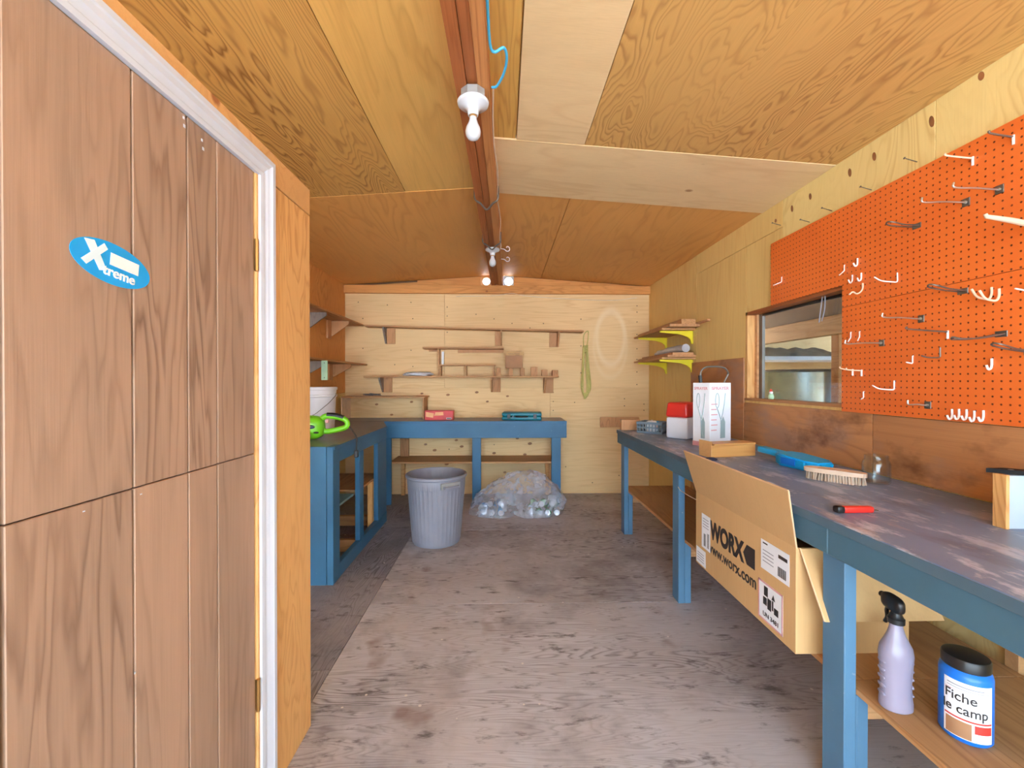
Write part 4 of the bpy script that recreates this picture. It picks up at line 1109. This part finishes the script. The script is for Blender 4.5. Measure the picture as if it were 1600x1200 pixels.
for ang in (ha, ha + math.pi):
    HM = Matrix.Rotation(ang, 4, 'Z')
    h = mesh('handle_recess', bx(0.218, 0.2335, -0.082, 0.082, 0.452, 0.498, 0.003, M=HM), M['grey_plastic'], bn)
    mesh('grip', tb([tuple(HM @ Vector(p)) for p in ((0.232, -0.06, 0.466), (0.246, -0.055, 0.466), (0.250, 0, 0.466), (0.246, 0.055, 0.466), (0.232, 0.06, 0.466))], 0.009, 10), M['can_grey'], h)

# recycling bag
def can(name, loc, rot, mat, lab, grp, r=0.032, h=0.118):
    o = thing(name, lab, 'can', loc, 0, grp)
    o.rotation_euler = rot
    mesh('body', lt([(r * 0.78, -h / 2), (r, -h / 2 + 0.008), (r, h / 2 - 0.012), (r * 0.82, h / 2)], 20), M[mat], o)
    mesh('lid', lt([(r * 0.80, h / 2 + 0.0002), (r * 0.80, h / 2 + 0.002), (r * 0.70, h / 2 - 0.0), (0.004, h / 2 + 0.0004)], 20), M['can_silver'], o)
    return o
H90 = math.pi / 2
ORD = ('first', 'second', 'third', 'fourth', 'fifth')
CN = {'can_green': 'green', 'can_blue': 'blue', 'can_silver': 'silver'}
layers = (('right', 0.255, 4, 4.065, 0, 'front', 'RRG'), ('right', 0.270, 4, 4.235, 0, 'back', 'GRG'), ('right', 0.290, 3, 4.11, 1, 'upper', 'GGR'),
          ('left', -0.185, 3, 4.075, 0, 'front', 'BRB'), ('left', -0.180, 3, 4.235, 0, 'back', 'BBR'), ('left', -0.110, 2, 4.12, 1, 'upper', 'RB'))
k = 0
for side, x0, n_, y0, up_, row, pat in layers:
    for i in range(n_):
        mt = {'G': 'can_green', 'R': 'can_silver' if side == 'left' or (i + k) % 3 == 0 else 'can_green', 'B': 'can_blue'}[pat[i % len(pat)]]
        lab = '%s drink can in the clear bag, %s half, %s row, %s from the left' % (CN[mt], side, row, ORD[i])
        can('drink_can', (x0 + 0.083 * i, y0 + random.uniform(-0.012, 0.012), 0.036 + 0.072 * up_), (H90 + random.uniform(-0.12, 0.02), 0, random.uniform(-0.28, 0.28)), mt, lab, 'cans in the clear bag')
        k += 1
bm = new()
nu, nv = 96, 34
ctr = Vector((0.14, 4.20))
def bag_pt(u, v):
    a = 2 * math.pi * u / nu
    ca, sa = math.cos(a), math.sin(a)
    ox = (0.435 if ca > 0 else 0.47) * (abs(ca) ** 0.85) * (1 if ca > 0 else -1)
    oy = (0.235 if sa < 0 else 0.175) * (abs(sa) ** 0.7) * (1 if sa > 0 else -1)
    # waist between the two lobes on the camera side
    if sa < 0: oy *= 1 - 0.42 * math.exp(-((ox + 0.03) / 0.06) ** 2)
    t = v / nv
    rr = (1 - t ** (1.15 + 1.0 * max(0.0, ca))) ** 0.8
    px, py = 0.22, 4.27
    x = px + (ctr.x + ox - px) * rr; y = py + (ctr.y + oy - py) * rr
    z = 0.375 * (t ** 0.82)
    q = Vector((x * 6, y * 6, z * 6))
    ridge = 1 - abs(mnoise.noise(Vector((a * 1.9 + 3, t * 2.2, 0.7)))) * 2
    cr = 0.030 * mnoise.noise(q) + 0.028 * ridge + 0.014 * (1 - 2 * abs(mnoise.noise(q * 2.2)))
    k = min(1.0, t * 5) * min(1.0, (1 - t) * 6 + 0.25)
    return Vector((x + ca * cr * k, y + sa * cr * 0.6 * k, max(0.001, z + cr * 0.8 * k)))
rows = [[bm.verts.new(bag_pt(u, v)) for u in range(nu)] for v in range(nv)]
for A, B in zip(rows[:-1], rows[1:]):
    for k in range(nu): bm.faces.new((A[k], A[(k + 1) % nu], B[(k + 1) % nu], B[k]))
bm.faces.new(rows[-1])
tag(mesh('recycling_bag', bm, M['film'], ang=1.0), 'clear plastic recycling bag full of drink cans on the floor', 'bag')

# ------------------------------------------------------------------ on the left bench
bk = thing('bucket', 'white plastic pail with wire handle on the left bench', 'bucket', (-1.575, 3.74, 0.8505))
mesh('body', lt([(0.126, 0), (0.130, 0.004), (0.142, 0.27), (0.152, 0.275), (0.152, 0.29), (0.144, 0.295), (0.146, 0.33), (0.154, 0.335), (0.154, 0.355), (0.148, 0.356), (0.140, 0.33), (0.124, 0.01)], 56), M['bucket'], bk)
mesh('handle', tb(spline([(0.150, 0.0, 0.30), (0.155, -0.03, 0.28), (0.11, -0.125, 0.20), (0.0, -0.172, 0.12), (-0.11, -0.125, 0.20), (-0.150, 0, 0.30)], 6), 0.0025, 6), M['steel_dark'], bk)

gt = thing('hedge_trimmer', 'lime green corded garden tool with looped handle on the left bench', 'power tool', (-1.26, 3.05, 0.8505), 0.15)
mesh('motor_housing', blob(new(), (-0.085, 0, 0.085), (0.105, 0.075, 0.083), 3.0, 28, 16), M['green'], gt)
mesh('guard', blob(new(), (-0.14, -0.02, 0.06), (0.08, 0.09, 0.058), 2.6, 24, 14), M['green'], gt)
hd_ = mesh('rear_handle', tb(spline([(0.00, 0, 0.145), (0.03, 0, 0.162), (0.10, 0, 0.155), (0.155, 0, 0.135), (0.170, 0, 0.105), (0.155, 0, 0.082), (0.10, 0, 0.066), (0.03, 0, 0.055), (0.005, 0, 0.072)], 6), 0.019, 12), M['green'], gt)
mesh('rubber_grip', tb(spline([(0.035, -0.003, 0.170), (0.09, -0.003, 0.166), (0.145, -0.003, 0.149)], 6), 0.0175, 12), M['black'], hd_)
mesh('trigger', bx(0.025, 0.045, -0.008, 0.008, 0.115, 0.140, 0.003), M['print_pink'], hd_)
mesh('logo_plate', blob(new(), (-0.06, -0.077, 0.095), (0.035, 0.006, 0.013), 2.2), M['navy'], gt)
mesh('vent_slot', blob(new(), (-0.02, -0.068, 0.055), (0.018, 0.008, 0.007), 2.2), M['black'], gt)
mesh('side_bar', tb([(-0.13, -0.10, 0.10), (-0.05, -0.115, 0.035)], 0.014, 12), M['grey_plastic'], gt)
mesh('power_cord', tb(spline([(0.172, 0, 0.10), (0.205, -0.01, 0.06), (0.235, -0.025, 0.012), (0.238, -0.034, -0.02), (0.236, -0.036, -0.075)], 6), 0.0045, 8), M['black'], gt)
mesh('plug', bx(0.222, 0.250, -0.052, -0.024, -0.125, -0.075, 0.005), M['black'], gt)

# ------------------------------------------------------------------ right wall shelves on yellow brackets
def yellow_shelf(z, label, items):
    t = thing('bracket_shelf', label, 'shelf', (0, 0, 0))
    mesh('board', bx(1.345, XR - 0.002, 3.66, 4.45, z + 0.001, z + 0.016, 0.001), M['shelf_y'], t)
    for y in (3.73, 4.325):
        bm = new()
        prism(bm, [(XR - 0.002, z), (1.352, z), (1.352, z - 0.014), (XR - 0.11, z - 0.030), (XR - 0.05, z - 0.050), (XR - 0.022, z - 0.072), (XR - 0.014, z - 0.11), (XR - 0.002, z - 0.11)],
              lambda x, q: (x, y - 0.008, q), lambda x, q: (x, y + 0.008, q))
        b = mesh('bracket', bm, M['yellow'], t, smooth=False)
        mesh('back_flange', bx(XR - 0.004, XR - 0.001, y - 0.016, y + 0.016, z - 0.115, z - 0.002), M['yellow'], b)
yellow_shelf(1.690, 'upper right-wall shelf on yellow metal brackets', None)
yellow_shelf(1.442, 'lower right-wall shelf on yellow metal brackets', None)
def stick(name, x0, x1, y0, y1, z0, z1, mat, lab, rz=0.0):
    c = Vector(((x0 + x1) / 2, (y0 + y1) / 2, z0))
    o = mesh(name, bx(x0 - c.x, x1 - c.x, y0 - c.y, y1 - c.y, 0, z1 - z0, 0.0015), M[mat])
    o.location = c; o.rotation_euler = (0, 0, rz)
    return tag(o, lab, 'board', 'boards on the yellow-bracket shelves')
stick('plank', 1.37, 1.62, 3.55, 4.40, 1.7065, 1.728, 'offcut', 'reddish plank lying flat on the upper yellow-bracket shelf')
stick('plank', 1.47, 1.59, 3.56, 4.35, 1.7285, 1.770, 'shelf_y', 'thick pale plank on top of the upper shelf lumber')
stick('plank', 1.60, 1.625, 3.38, 4.2, 1.7285, 1.744, 'offcut', 'thin dark batten poking out past the upper shelf')
stick('plank', 1.37, 1.61, 3.60, 4.40, 1.4585, 1.476, 'offcut', 'reddish plank lying flat on the lower yellow-bracket shelf')
stick('plank', 1.42, 1.60, 3.62, 4.42, 1.4765, 1.498, 'offcut', 'shorter board stacked on the lower shelf plank')
tw = mesh('plastic_roll', tb(spline([(1.55, 3.66, 1.537), (1.545, 3.75, 1.537), (1.53, 3.95, 1.535), (1.51, 4.15, 1.530), (1.50, 4.25, 1.520)], 4), [0.036] * 6 + [0.033] * 4 + [0.024] * 4 + [0.014] * 3, 16), M['foil'])
tag(tw, 'rolled clear plastic bag lying on the lower shelf boards', 'plastic roll')

# ------------------------------------------------------------------ on the right bench
ZB = 0.8505
tag(mesh('wood_offcut', bx(0.978, 1.135, 3.575, 3.625, ZB, ZB + 0.088, 0.003), M['offcut']), 'orange wood offcut standing on the far end of the right bench', 'block')

bs = thing('basket', 'small grey slotted plastic basket on the far end of the right bench', 'basket', (1.185, 3.415, ZB), math.radians(-38))
bw, bd_, bh = 0.095, 0.085, 0.088
mesh('floor', bx(-bw, bw, -bd_, bd_, 0.0, 0.004), M['basket'], bs)
for sy in (-1, 1):
    mesh('rim', bx(-bw - 0.006, bw + 0.006, sy * bd_ - 0.005, sy * bd_ + 0.005, bh - 0.018, bh, 0.001), M['basket'], bs)
    mesh('rim', bx(sy * bw - 0.005, sy * bw + 0.005, -bd_, bd_, bh - 0.018, bh, 0.001), M['basket'], bs)
    mesh('lower_band', bx(-bw, bw, sy * bd_ - 0.003, sy * bd_ + 0.003, 0.0, 0.016), M['basket'], bs)
    mesh('lower_band', bx(sy * bw - 0.003, sy * bw + 0.003, -bd_, bd_, 0.0, 0.016), M['basket'], bs)
    mesh('middle_band', bx(-bw, bw, sy * bd_ - 0.003, sy * bd_ + 0.003, 0.040, 0.050), M['basket'], bs)
    mesh('middle_band', bx(sy * bw - 0.003, sy * bw + 0.003, -bd_, bd_, 0.040, 0.050), M['basket'], bs)
    for k in range(9):
        x = -bw + 2 * bw * k / 8
        mesh('slat', bx(x - 0.004, x + 0.004, sy * bd_ - 0.0025, sy * bd_ + 0.0025, 0.016, bh - 0.018), M['basket'], bs)
    for k in range(8):
        y = -bd_ + 2 * bd_ * k / 7
        mesh('slat', bx(sy * bw - 0.0025, sy * bw + 0.0025, y - 0.004, y + 0.004, 0.016, bh - 0.018), M['basket'], bs)
o = lumpy('packet', (1.168, 3.398, ZB + 0.006), (0.046, 0.044, 0.050), 'paper', 11, 0.2)
tag(o, 'white and blue packet sitting inside the grey basket', 'packet')
o = lumpy('packet', (1.228, 3.455, ZB + 0.006), (0.015, 0.015, 0.045), 'can_blue', 5, 0.15)
tag(o, 'small blue packet behind the white one in the grey basket', 'packet')

cl = thing('cooler', 'small white cooler box with a red domed lid on the right bench', 'cooler', (1.295, 3.105, ZB), math.radians(-46))
mesh('body', bx(-0.078, 0.078, -0.108, 0.108, 0.0, 0.150, 0.014, seg=3), M['bucket'], cl)
bm = bx(-0.082, 0.082, -0.112, 0.112, 0.1505, 0.255, 0.018, seg=3)
for v in bm.verts:
    if v.co.z > 0.20: v.co.x *= 0.90; v.co.y *= 0.94
mesh('lid', bm, M['red'], cl)
mesh('carry_handle', tb(spline([(-0.081, -0.07, 0.09), (-0.087, -0.06, 0.125), (-0.087, 0.06, 0.125), (-0.081, 0.07, 0.09)], 5), 0.005, 8), M['bucket'], cl)

# tall printed carton: local +x runs along the wide face, -x face shows too
tb_ = thing('tall_carton', 'tall white printed carton with a sprayer drawing on the right bench', 'box', (1.325, 2.735, ZB), math.atan2(0.45, 0.89))
bwx, bwy, bht = 0.10, 0.062, 0.395
mesh('body', bx(-bwx, bwx, -bwy, bwy, 0, bht, 0.002), M['paper'], tb_)
mesh('base_band', bx(-bwx - 0.0006, bwx + 0.0006, -bwy - 0.0006, bwy + 0.0006, 0.0, 0.028), M['print_pink'], tb_)
FR = basis((0, -bwy - 0.0004, 0), (1, 0, 0), (0, 0, 1))
FL = basis((-bwx - 0.0004, 0, 0), (0, -1, 0), (0, 0, 1))
def sprayer(Fm, w):
    def P(x, y): return tuple(Fm @ Vector((x * w, y, 0.0004)))
    mesh('printed_hose', tb([P(-0.45 + 0.25 * math.cos(a), 0.285 + 0.045 * math.sin(a)) for a in [k * 2 * math.pi / 24 for k in range(24)]], 0.0022, 6, closed=True), M['print_green'], tb_)
    mesh('printed_wand', tb([P(0.62, 0.33), P(0.5, 0.27), P(0.25, 0.20), P(0.05, 0.17)], 0.0025, 6), M['print_green'], tb_)
    mesh('printed_tank', tb([P(-0.5, 0.24), P(-0.2, 0.20), P(0.0, 0.17), P(0.05, 0.10), P(0.3, 0.06)], 0.0028, 6), M['print_green'], tb_)
    flat_poly([(-0.05 * w, 0.05), (0.62 * w, 0.05), (0.62 * w, 0.15), (0.35 * w, 0.185), (0.0, 0.15)], 'print_green', 'printed_tank', tb_, Fm, 0.0, 0.0005)
sprayer(FR, 0.07)
sprayer(FL, 0.045)
text_mesh('heading', 'SPRAYER', 0.026, M['print_pink'], tb_, FR @ Matrix.Translation((-0.085, 0.352, 0.0006)), width=0.165, off=0.0006)
text_mesh('heading', 'SPRAYER', 0.024, M['print_pink'], tb_, FL @ Matrix.Translation((-0.052, 0.352, 0.0006)), width=0.10, off=0.0006)
for k in range(6):
    z = 0.26 - 0.032 * k
    flat_poly([(-0.088, z), (-0.03 - 0.008 * (k % 2), z), (-0.03 - 0.008 * (k % 2), z + 0.006), (-0.088, z + 0.006)], 'print_pink', 'text_line', tb_, FR, 0.0004, 0.0009)
for x, mname in ((-0.05, 'print_red'), (0.02, 'dust_orange'), (0.05, 'print_red'), (0.075, 'dust_orange')):
    mesh('badge', lathe(new(), [(0.011, 0), (0.011, 0.0006)], 20, M=FR @ Matrix.Translation((x, 0.018, 0.0008))), M[mname], tb_)
hs = thing('sprayer_hose', 'dark hose with black grip looping out of the tall white carton', 'hose', (1.325, 2.735, ZB + bht))
mesh('hose', tb(spline([(-0.06, 0.03, 0.035), (-0.055, 0.03, 0.075), (-0.02, 0.04, 0.100), (0.05, 0.05, 0.104), (0.11, 0.06, 0.095), (0.145, 0.08, 0.065), (0.14, 0.085, 0.04), (0.12, 0.085, 0.001)], 6), 0.0055, 10), M['steel_dark'], hs)
mesh('grip', tb([(-0.058, 0.03, 0.001), (-0.063, 0.03, 0.048)], 0.011, 12), M['black'], hs)

wbx = thing('wooden_box', 'honey-coloured wooden box with a sliding lid on the right bench', 'box', (1.215, 2.345, ZB), math.atan2(0.22, 0.97))
mesh('body', bx(-0.128, 0.150, -0.046, 0.046, 0, 0.064, 0.002), M['board_honey'], wbx)
mesh('lid', bx(-0.113, 0.150, -0.050, 0.046, 0.0645, 0.073, 0.002), M['board_honey'], wbx)
mesh('end_block', bx(-0.133, -0.1285, -0.050, 0.050, 0.0, 0.086, 0.002), M['timber_x'], wbx)

sc = thing('scissors', 'navy-handled scissors lying beside the wooden box', 'scissors', (1.10, 2.215, ZB), 0.15)
for s in (-1, 1):
    mesh('handle_ring', tb([(0.022 * math.cos(a) - 0.03 + 0.004 * s, 0.012 * math.sin(a) + 0.014 * s, 0.006) for a in [k * 2 * math.pi / 20 for k in range(20)]], 0.0045, 8, closed=True), M['navy'], sc)
    mesh('blade', bx(-0.01, 0.05, -0.004 + 0.004 * s, 0.002 + 0.004 * s, 0.003 + 0.0015 * s, 0.0055 + 0.0015 * s), M['steel'], sc)

dp = thing('dustpan', 'sky-blue plastic dustpan brush lying near the wall on the right bench', 'dustpan', (1.405, 2.03, ZB), math.radians(-80))
mesh('handle', bx(-0.245, -0.06, -0.026, 0.026, 0.022, 0.052, 0.008, seg=2, M=Matrix.Rotation(0.05, 4, 'Y')), M['dustpan'], dp)
bm = new()
prism(bm, [(-0.10, -0.045), (-0.05, -0.078), (0.10, -0.075), (0.14, -0.04), (0.14, 0.04), (0.10, 0.07), (-0.05, 0.07), (-0.10, 0.045)], lambda x, y: (x, y * 0.94, 0.001), lambda x, y: (x, y, 0.058 - max(0, x) * 0.12))
bmesh.ops.bevel(bm, geom=bm.edges[:], offset=0.008, segments=2, affect='EDGES')
mesh('pan', bm, M['dustpan'], dp)
mesh('label_panel', bx(-0.03, 0.05, -0.0785, -0.0755, 0.014, 0.044, 0.0), M['canister'], dp)
mesh('front_lip', bx(0.138, 0.22, -0.035, 0.035, 0.004, 0.016, 0.004), M['dustpan'], dp)

br = thing('scrub_brush', 'pale wooden scrubbing brush with stiff bristles on the right bench', 'brush', (1.335, 1.725, ZB), math.atan2(-0.77, 0.64))
out = [(0.105 * math.copysign(abs(math.cos(a)) ** 0.7, math.cos(a)), 0.033 * math.copysign(abs(math.sin(a)) ** 0.8, math.sin(a))) for a in [k * 2 * math.pi / 32 for k in range(32)]]
bm = new()
prism(bm, out, lambda x, y: (x, y, 0.032), lambda x, y: (x, y, 0.050 - 0.2 * (x * x)))
mesh('wood_back', bm, M['brush_wood'], br)
bm = new()
for i in range(20):
    for j in range(6):
        x = -0.092 + 0.0097 * i + random.uniform(-0.001, 0.001); y = -0.025 + 0.010 * j
        if (x / 0.10) ** 2 + (y / 0.034) ** 2 > 1: continue
        tube(bm, [(x * 1.03 + random.uniform(-0.003, 0.003), y * 1.1, 0.001), (x, y, 0.033)], [0.0048, 0.0036], 6)
tag(mesh('bristles', bm, M['bristle'], br), kind='stuff')

jr = thing('glass_jar', 'empty clear glass jar against the stained backsplash', 'jar', (1.485, 1.70, ZB))
mesh('glass', lt([(0.040, 0.0), (0.045, 0.004), (0.046, 0.012), (0.046, 0.078), (0.043, 0.088), (0.039, 0.093), (0.039, 0.110), (0.036, 0.110), (0.036, 0.094), (0.042, 0.085), (0.043, 0.012), (0.040, 0.007)], 40), M['jar'], jr)

kn = thing('utility_knife', 'red utility knife with a black end lying on the bench edge', 'knife', (1.085, 1.315, ZB), 0.02)
mesh('body', bx(-0.045, 0.052, -0.011, 0.011, 0.0, 0.020, 0.006, seg=2), M['red'], kn)
mesh('end_cap', bx(-0.066, -0.040, -0.0125, 0.0125, 0.0, 0.022, 0.007, seg=2), M['black'], kn)
mesh('blade', bx(0.052, 0.068, -0.006, 0.004, 0.006, 0.008), M['steel_dark'], kn)

wp = thing('melamine_panel', 'white melamine panel with wood edge and black bar at the bench end', 'panel', (1.37, 1.155, ZB))
mesh('wood_edge', bx(0.0, 0.010, 0.0, 0.034, 0.0, 0.148, 0.001), M['timber'], wp)
mesh('panel', bx(0.0105, 0.245, 0.003, 0.030, 0.0, 0.146, 0.001), M['melamine'], wp)
bar = new()
prism(bar, [(-0.012, 0.040), (0.04, 0.045), (0.21, -0.10), (0.19, -0.125)], lambda x, y: (x, y, 0.1485), lambda x, y: (x, y, 0.160))
bb_ = mesh('black_bar', bar, M['rubber_black'], wp)
for (x, y) in ((0.03, 0.015), (0.10, -0.045), (0.16, -0.095)):
    mesh('bolt_hole', lt([(0.006, 0.1601), (0.006, 0.1605)], 12, c=(x, y, 0)), M['steel_dark'], bb_)

# ------------------------------------------------------------------ big carton on the lower shelf
bxr = thing('large_carton', 'large open cardboard carton with black print under the right bench', 'box', (0.957, 1.40, 0.3615))
W_, D_, Hh = 0.378, 0.735, 0.348       # x (to the wall), y, height
th = 0.005
mesh('front_side', bx(0, th, 0, D_, 0, Hh), M['card'], bxr)
mesh('rear_side', bx(W_ - th, W_, 0, D_, 0, Hh), M['card'], bxr)
mesh('end_side', bx(th, W_ - th, 0, th, 0, Hh), M['card'], bxr)
mesh('end_side', bx(th, W_ - th, D_ - th, D_, 0, Hh), M['card'], bxr)
mesh('bottom', bx(th, W_ - th, th, D_ - th, 0, th), M['card'], bxr)
bm = new()
prism(bm, [(0.0, 0.0), (D_, 0.0), (D_ + 0.012, 0.205), (-0.045, 0.205)], lambda y, s: (-0.058 * s / 0.205, y, Hh + s * 0.97), lambda y, s: (0.005 - 0.058 * s / 0.205, y, Hh + s * 0.97 + 0.001))
fp = mesh('front_flap', bm, M['card'], bxr, smooth=False)
mesh('cut_edge', tb([(0.0025 - 0.058, -0.045, Hh + 0.199), (0.0025 - 0.058, D_ + 0.012, Hh + 0.199)], 0.0032, 6), M['card_edge'], fp)
mesh('cut_edge', tb([(0.002, 0.0, Hh), (0.0025 - 0.058, -0.045, Hh + 0.199)], 0.0030, 6), M['card_edge'], fp)
bm = new()
prism(bm, [(0.012, 0.0), (W_ - 0.002, 0.0), (W_ + 0.01, 0.21), (0.02, 0.21)], lambda x, s: (x, -0.10 * s / 0.21 - 0.001, Hh - s * 0.88), lambda x, s: (x, -0.10 * s / 0.21 - 0.006, Hh - s * 0.88))
ef = mesh('end_flap', bm, M['card'], bxr, smooth=False)
mesh('cut_edge', tb([(0.012, -0.003, Hh), (0.02, -0.103, Hh - 0.185)], 0.0030, 6), M['card_edge'], ef)
# print on the aisle side: text x runs towards the viewer (-y)
BF = basis((-0.0003, D_, 0), (0, -1, 0), (0, 0, 1))
text_mesh('lettering', 'WORX', 0.108, M['ink'], bxr, BF @ Matrix.Translation((0.150, 0.175, 0)), off=0.0055, width=0.288, ext=0.0004)
flat_poly([(0.450, 0.174), (0.505, 0.174), (0.505, 0.252), (0.450, 0.252), (0.424, 0.213)], 'ink', 'logo_mark', bxr, BF, 0.0, 0.0006)
text_mesh('lettering', 'www.worx.com', 0.066, M['ink'], bxr, BF @ Matrix.Translation((0.125, 0.105, 0)), off=0.0014, width=0.39, ext=0.0004)
def paper_label(u0, u1, v0, v1, bars, name='paper_label'):
    lb_ = flat_poly([(u0, v0), (u1, v0), (u1, v1), (u0, v1)], 'paper', name, bxr, BF, 0.0006, 0.0012)
    for (a, b, c, d, m) in bars:
        flat_poly([(u0 + a, v0 + b), (u0 + c, v0 + b), (u0 + c, v0 + d), (u0 + a, v0 + d)], m, 'print', lb_, BF, 0.0012, 0.0016)
    return lb_
paper_label(0.065, 0.150, 0.100, 0.262, [(0.022 + 0.004 * k, 0.012, 0.024 + 0.004 * k, 0.07, 'ink') for k in range(5)] + [(0.056 + 0.005 * k, 0.012, 0.058 + 0.005 * k, 0.08, 'ink') for k in range(4)] + [(0.012, 0.10 + 0.013 * k, 0.07, 0.103 + 0.013 * k, 'print_grey') for k in range(4)])
paper_label(0.008, 0.105, 0.008, 0.085, [(0.012, 0.015 + 0.012 * k, 0.08, 0.018 + 0.012 * k, 'print_grey') for k in range(4)])
paper_label(0.545, 0.705, 0.205, 0.312, [(0.10 + 0.005 * k, 0.012, 0.103 + 0.005 * k, 0.045, 'ink') for k in range(9)] + [(0.102, 0.075, 0.150, 0.087, 'ink'), (0.012, 0.094, 0.04, 0.099, 'ink')] + [(0.012, 0.03 + 0.013 * k, 0.075, 0.033 + 0.013 * k, 'print_grey') for k in range(4)])
wl_ = paper_label(0.530, 0.672, 0.018, 0.160, [(0.0, 0.0, 0.142, 0.006, 'print_pink'), (0.0, 0.136, 0.142, 0.142, 'print_pink'), (0.0, 0.0, 0.006, 0.142, 'print_pink'), (0.136, 0.0, 0.142, 0.142, 'print_pink'),
                                               (0.035, 0.094, 0.058, 0.128, 'ink'), (0.030, 0.060, 0.052, 0.088, 'ink'), (0.056, 0.052, 0.078, 0.092, 'ink'), (0.082, 0.060, 0.090, 0.095, 'ink'), (0.094, 0.052, 0.118, 0.076, 'ink')])
flat_poly([(0.530 + 0.080, 0.018 + 0.098), (0.530 + 0.100, 0.018 + 0.098), (0.530 + 0.090, 0.018 + 0.118)], 'ink', 'pictogram', wl_, BF, 0.0012, 0.0016)
text_mesh('lettering', 'UN 3481', 0.022, M['ink'], wl_, BF @ Matrix.Translation((0.558, 0.036, 0.0012)), off=0.0004, width=0.088)
tag(mesh('string', tb(spline([(0.986, 2.43, 0.66), (0.975, 2.36, 0.655), (0.965, 2.25, 0.66), (0.954, 2.13, 0.67)], 5), 0.002, 6), M['cord_white']), 'short pale string between bench leg and large carton', 'string')

# ------------------------------------------------------------------ lower shelf near end: spray bottle, canister
sb = thing('spray_bottle', 'lilac spray bottle with a black trigger head on the lower shelf', 'bottle', (1.075, 1.165, 0.3615), math.radians(-98))
mesh('body', lt([(0.040, 0.0), (0.0455, 0.004), (0.0455, 0.020), (0.042, 0.045), (0.041, 0.07), (0.0435, 0.10), (0.0455, 0.130), (0.0475, 0.148), (0.044, 0.168), (0.034, 0.185), (0.024, 0.205), (0.0185, 0.222), (0.018, 0.232)], 40, sx=0.68, sy=0.86), M['lilac'], sb)
for k in range(5):
    for s in (-1, 1): mesh('grip_rib', blob(new(), (0, 0.0352 * s, 0.04 + 0.022 * k), (0.014, 0.005, 0.006), 2.2, 12, 8), M['lilac'], sb)
hh = mesh('trigger_head', lt([(0.019, 0.2325), (0.0195, 0.246), (0.017, 0.248), (0.014, 0.256), (0.012, 0.262)], 20), M['black'], sb)
mesh('nozzle_shroud', blob(new(), (-0.012, 0, 0.281), (0.036, 0.014, 0.022), 3.2, 20, 12, M=Matrix.Translation((0, 0, 0)) @ Matrix.Rotation(0.0, 4, 'Y')), M['black'], hh)
mesh('trigger', tb(spline([(-0.02, 0, 0.272), (-0.034, 0, 0.252), (-0.032, 0, 0.232), (-0.040, 0, 0.215)], 5), 0.0055, 8), M['black'], hh)
mesh('nozzle', tb([(-0.044, 0, 0.286), (-0.056, 0, 0.286)], 0.008, 10), M['black'], hh)

cn = thing('canister', 'blue canister with a black screw lid and white label on the lower shelf', 'canister', (1.172, 1.075, 0.3615), 0)
cr = 0.050
mesh('body', lt([(0.046, 0), (cr, 0.006), (cr, 0.158), (0.048, 0.167), (0.043, 0.172), (0.042, 0.175)], 56), M['canister'], cn)
mesh('lid', lt([(0.044, 0.1735), (0.046, 0.176), (0.046, 0.197), (0.044, 0.2015), (0.040, 0.203)], 56, rfun=lambda a, z: 1 + (0.008 if math.sin(a * 28) > 0 else 0) if z < 0.198 else 1), M['black'], cn)
fa = math.atan2(-1.075, -1.165) + 0.12
lbm = new()
n = 30
r1 = cr + 0.0008
A0 = [fa - 0.95 + 1.9 * k / n for k in range(n + 1)]
lo = [lbm.verts.new((r1 * math.cos(a), r1 * math.sin(a), 0.012)) for a in A0]
hi = [lbm.verts.new((r1 * math.cos(a), r1 * math.sin(a), 0.150)) for a in A0]
for k in range(n): lbm.faces.new((lo[k], lo[k + 1], hi[k + 1], hi[k]))
lab_o = mesh('label', lbm, M['paper'], cn)
def curl(p): 
    a = fa - 0.86 + p.x / r1
    rr = r1 + 0.0006 + p.z
    return Vector((rr * math.cos(a), rr * math.sin(a), p.y))
I4 = Matrix.Identity(4)
def ctext(body, size, x, z, mat, width, off=0.0008):
    text_mesh('lettering', body, size, M[mat], lab_o, I4, ext=0.0003, off=off, warp=lambda p: curl(Vector((p.x + x, p.y + z, p.z))), width=width)
ctext('Fiche', 0.032, -0.002, 0.102, 'ink', 0.058, 0.0003)
ctext('le camp', 0.032, -0.006, 0.072, 'ink', 0.084, 0.0003)
flat_bars = [(0.138, 0.1405, -0.80, 0.55), (0.132, 0.1335, -0.80, 0.75)]
def strip(z0, z1, a0, a1, mat):
    b = new(); rr = r1 + 0.0006
    q = [fa + a0 + (a1 - a0) * k / 16 for k in range(17)]
    l_ = [b.verts.new((rr * math.cos(a), rr * math.sin(a), z0)) for a in q]
    h_ = [b.verts.new((rr * math.cos(a), rr * math.sin(a), z1)) for a in q]
    for k in range(16): b.faces.new((l_[k], l_[k + 1], h_[k + 1], h_[k]))
    mesh('label_band', b, M[mat], lab_o)
for (q0, q1, q2, q3) in flat_bars: strip(q0, q1, q2, q3, 'print_grey')
strip(0.058, 0.062, -0.9, 0.9, 'print_red')
strip(0.014, 0.054, -0.85, 0.1, 'card_brown')
strip(0.034, 0.054, 0.2, 0.9, 'print_red')
strip(0.1255, 0.1265, -0.9, 0.9, 'print_pink')
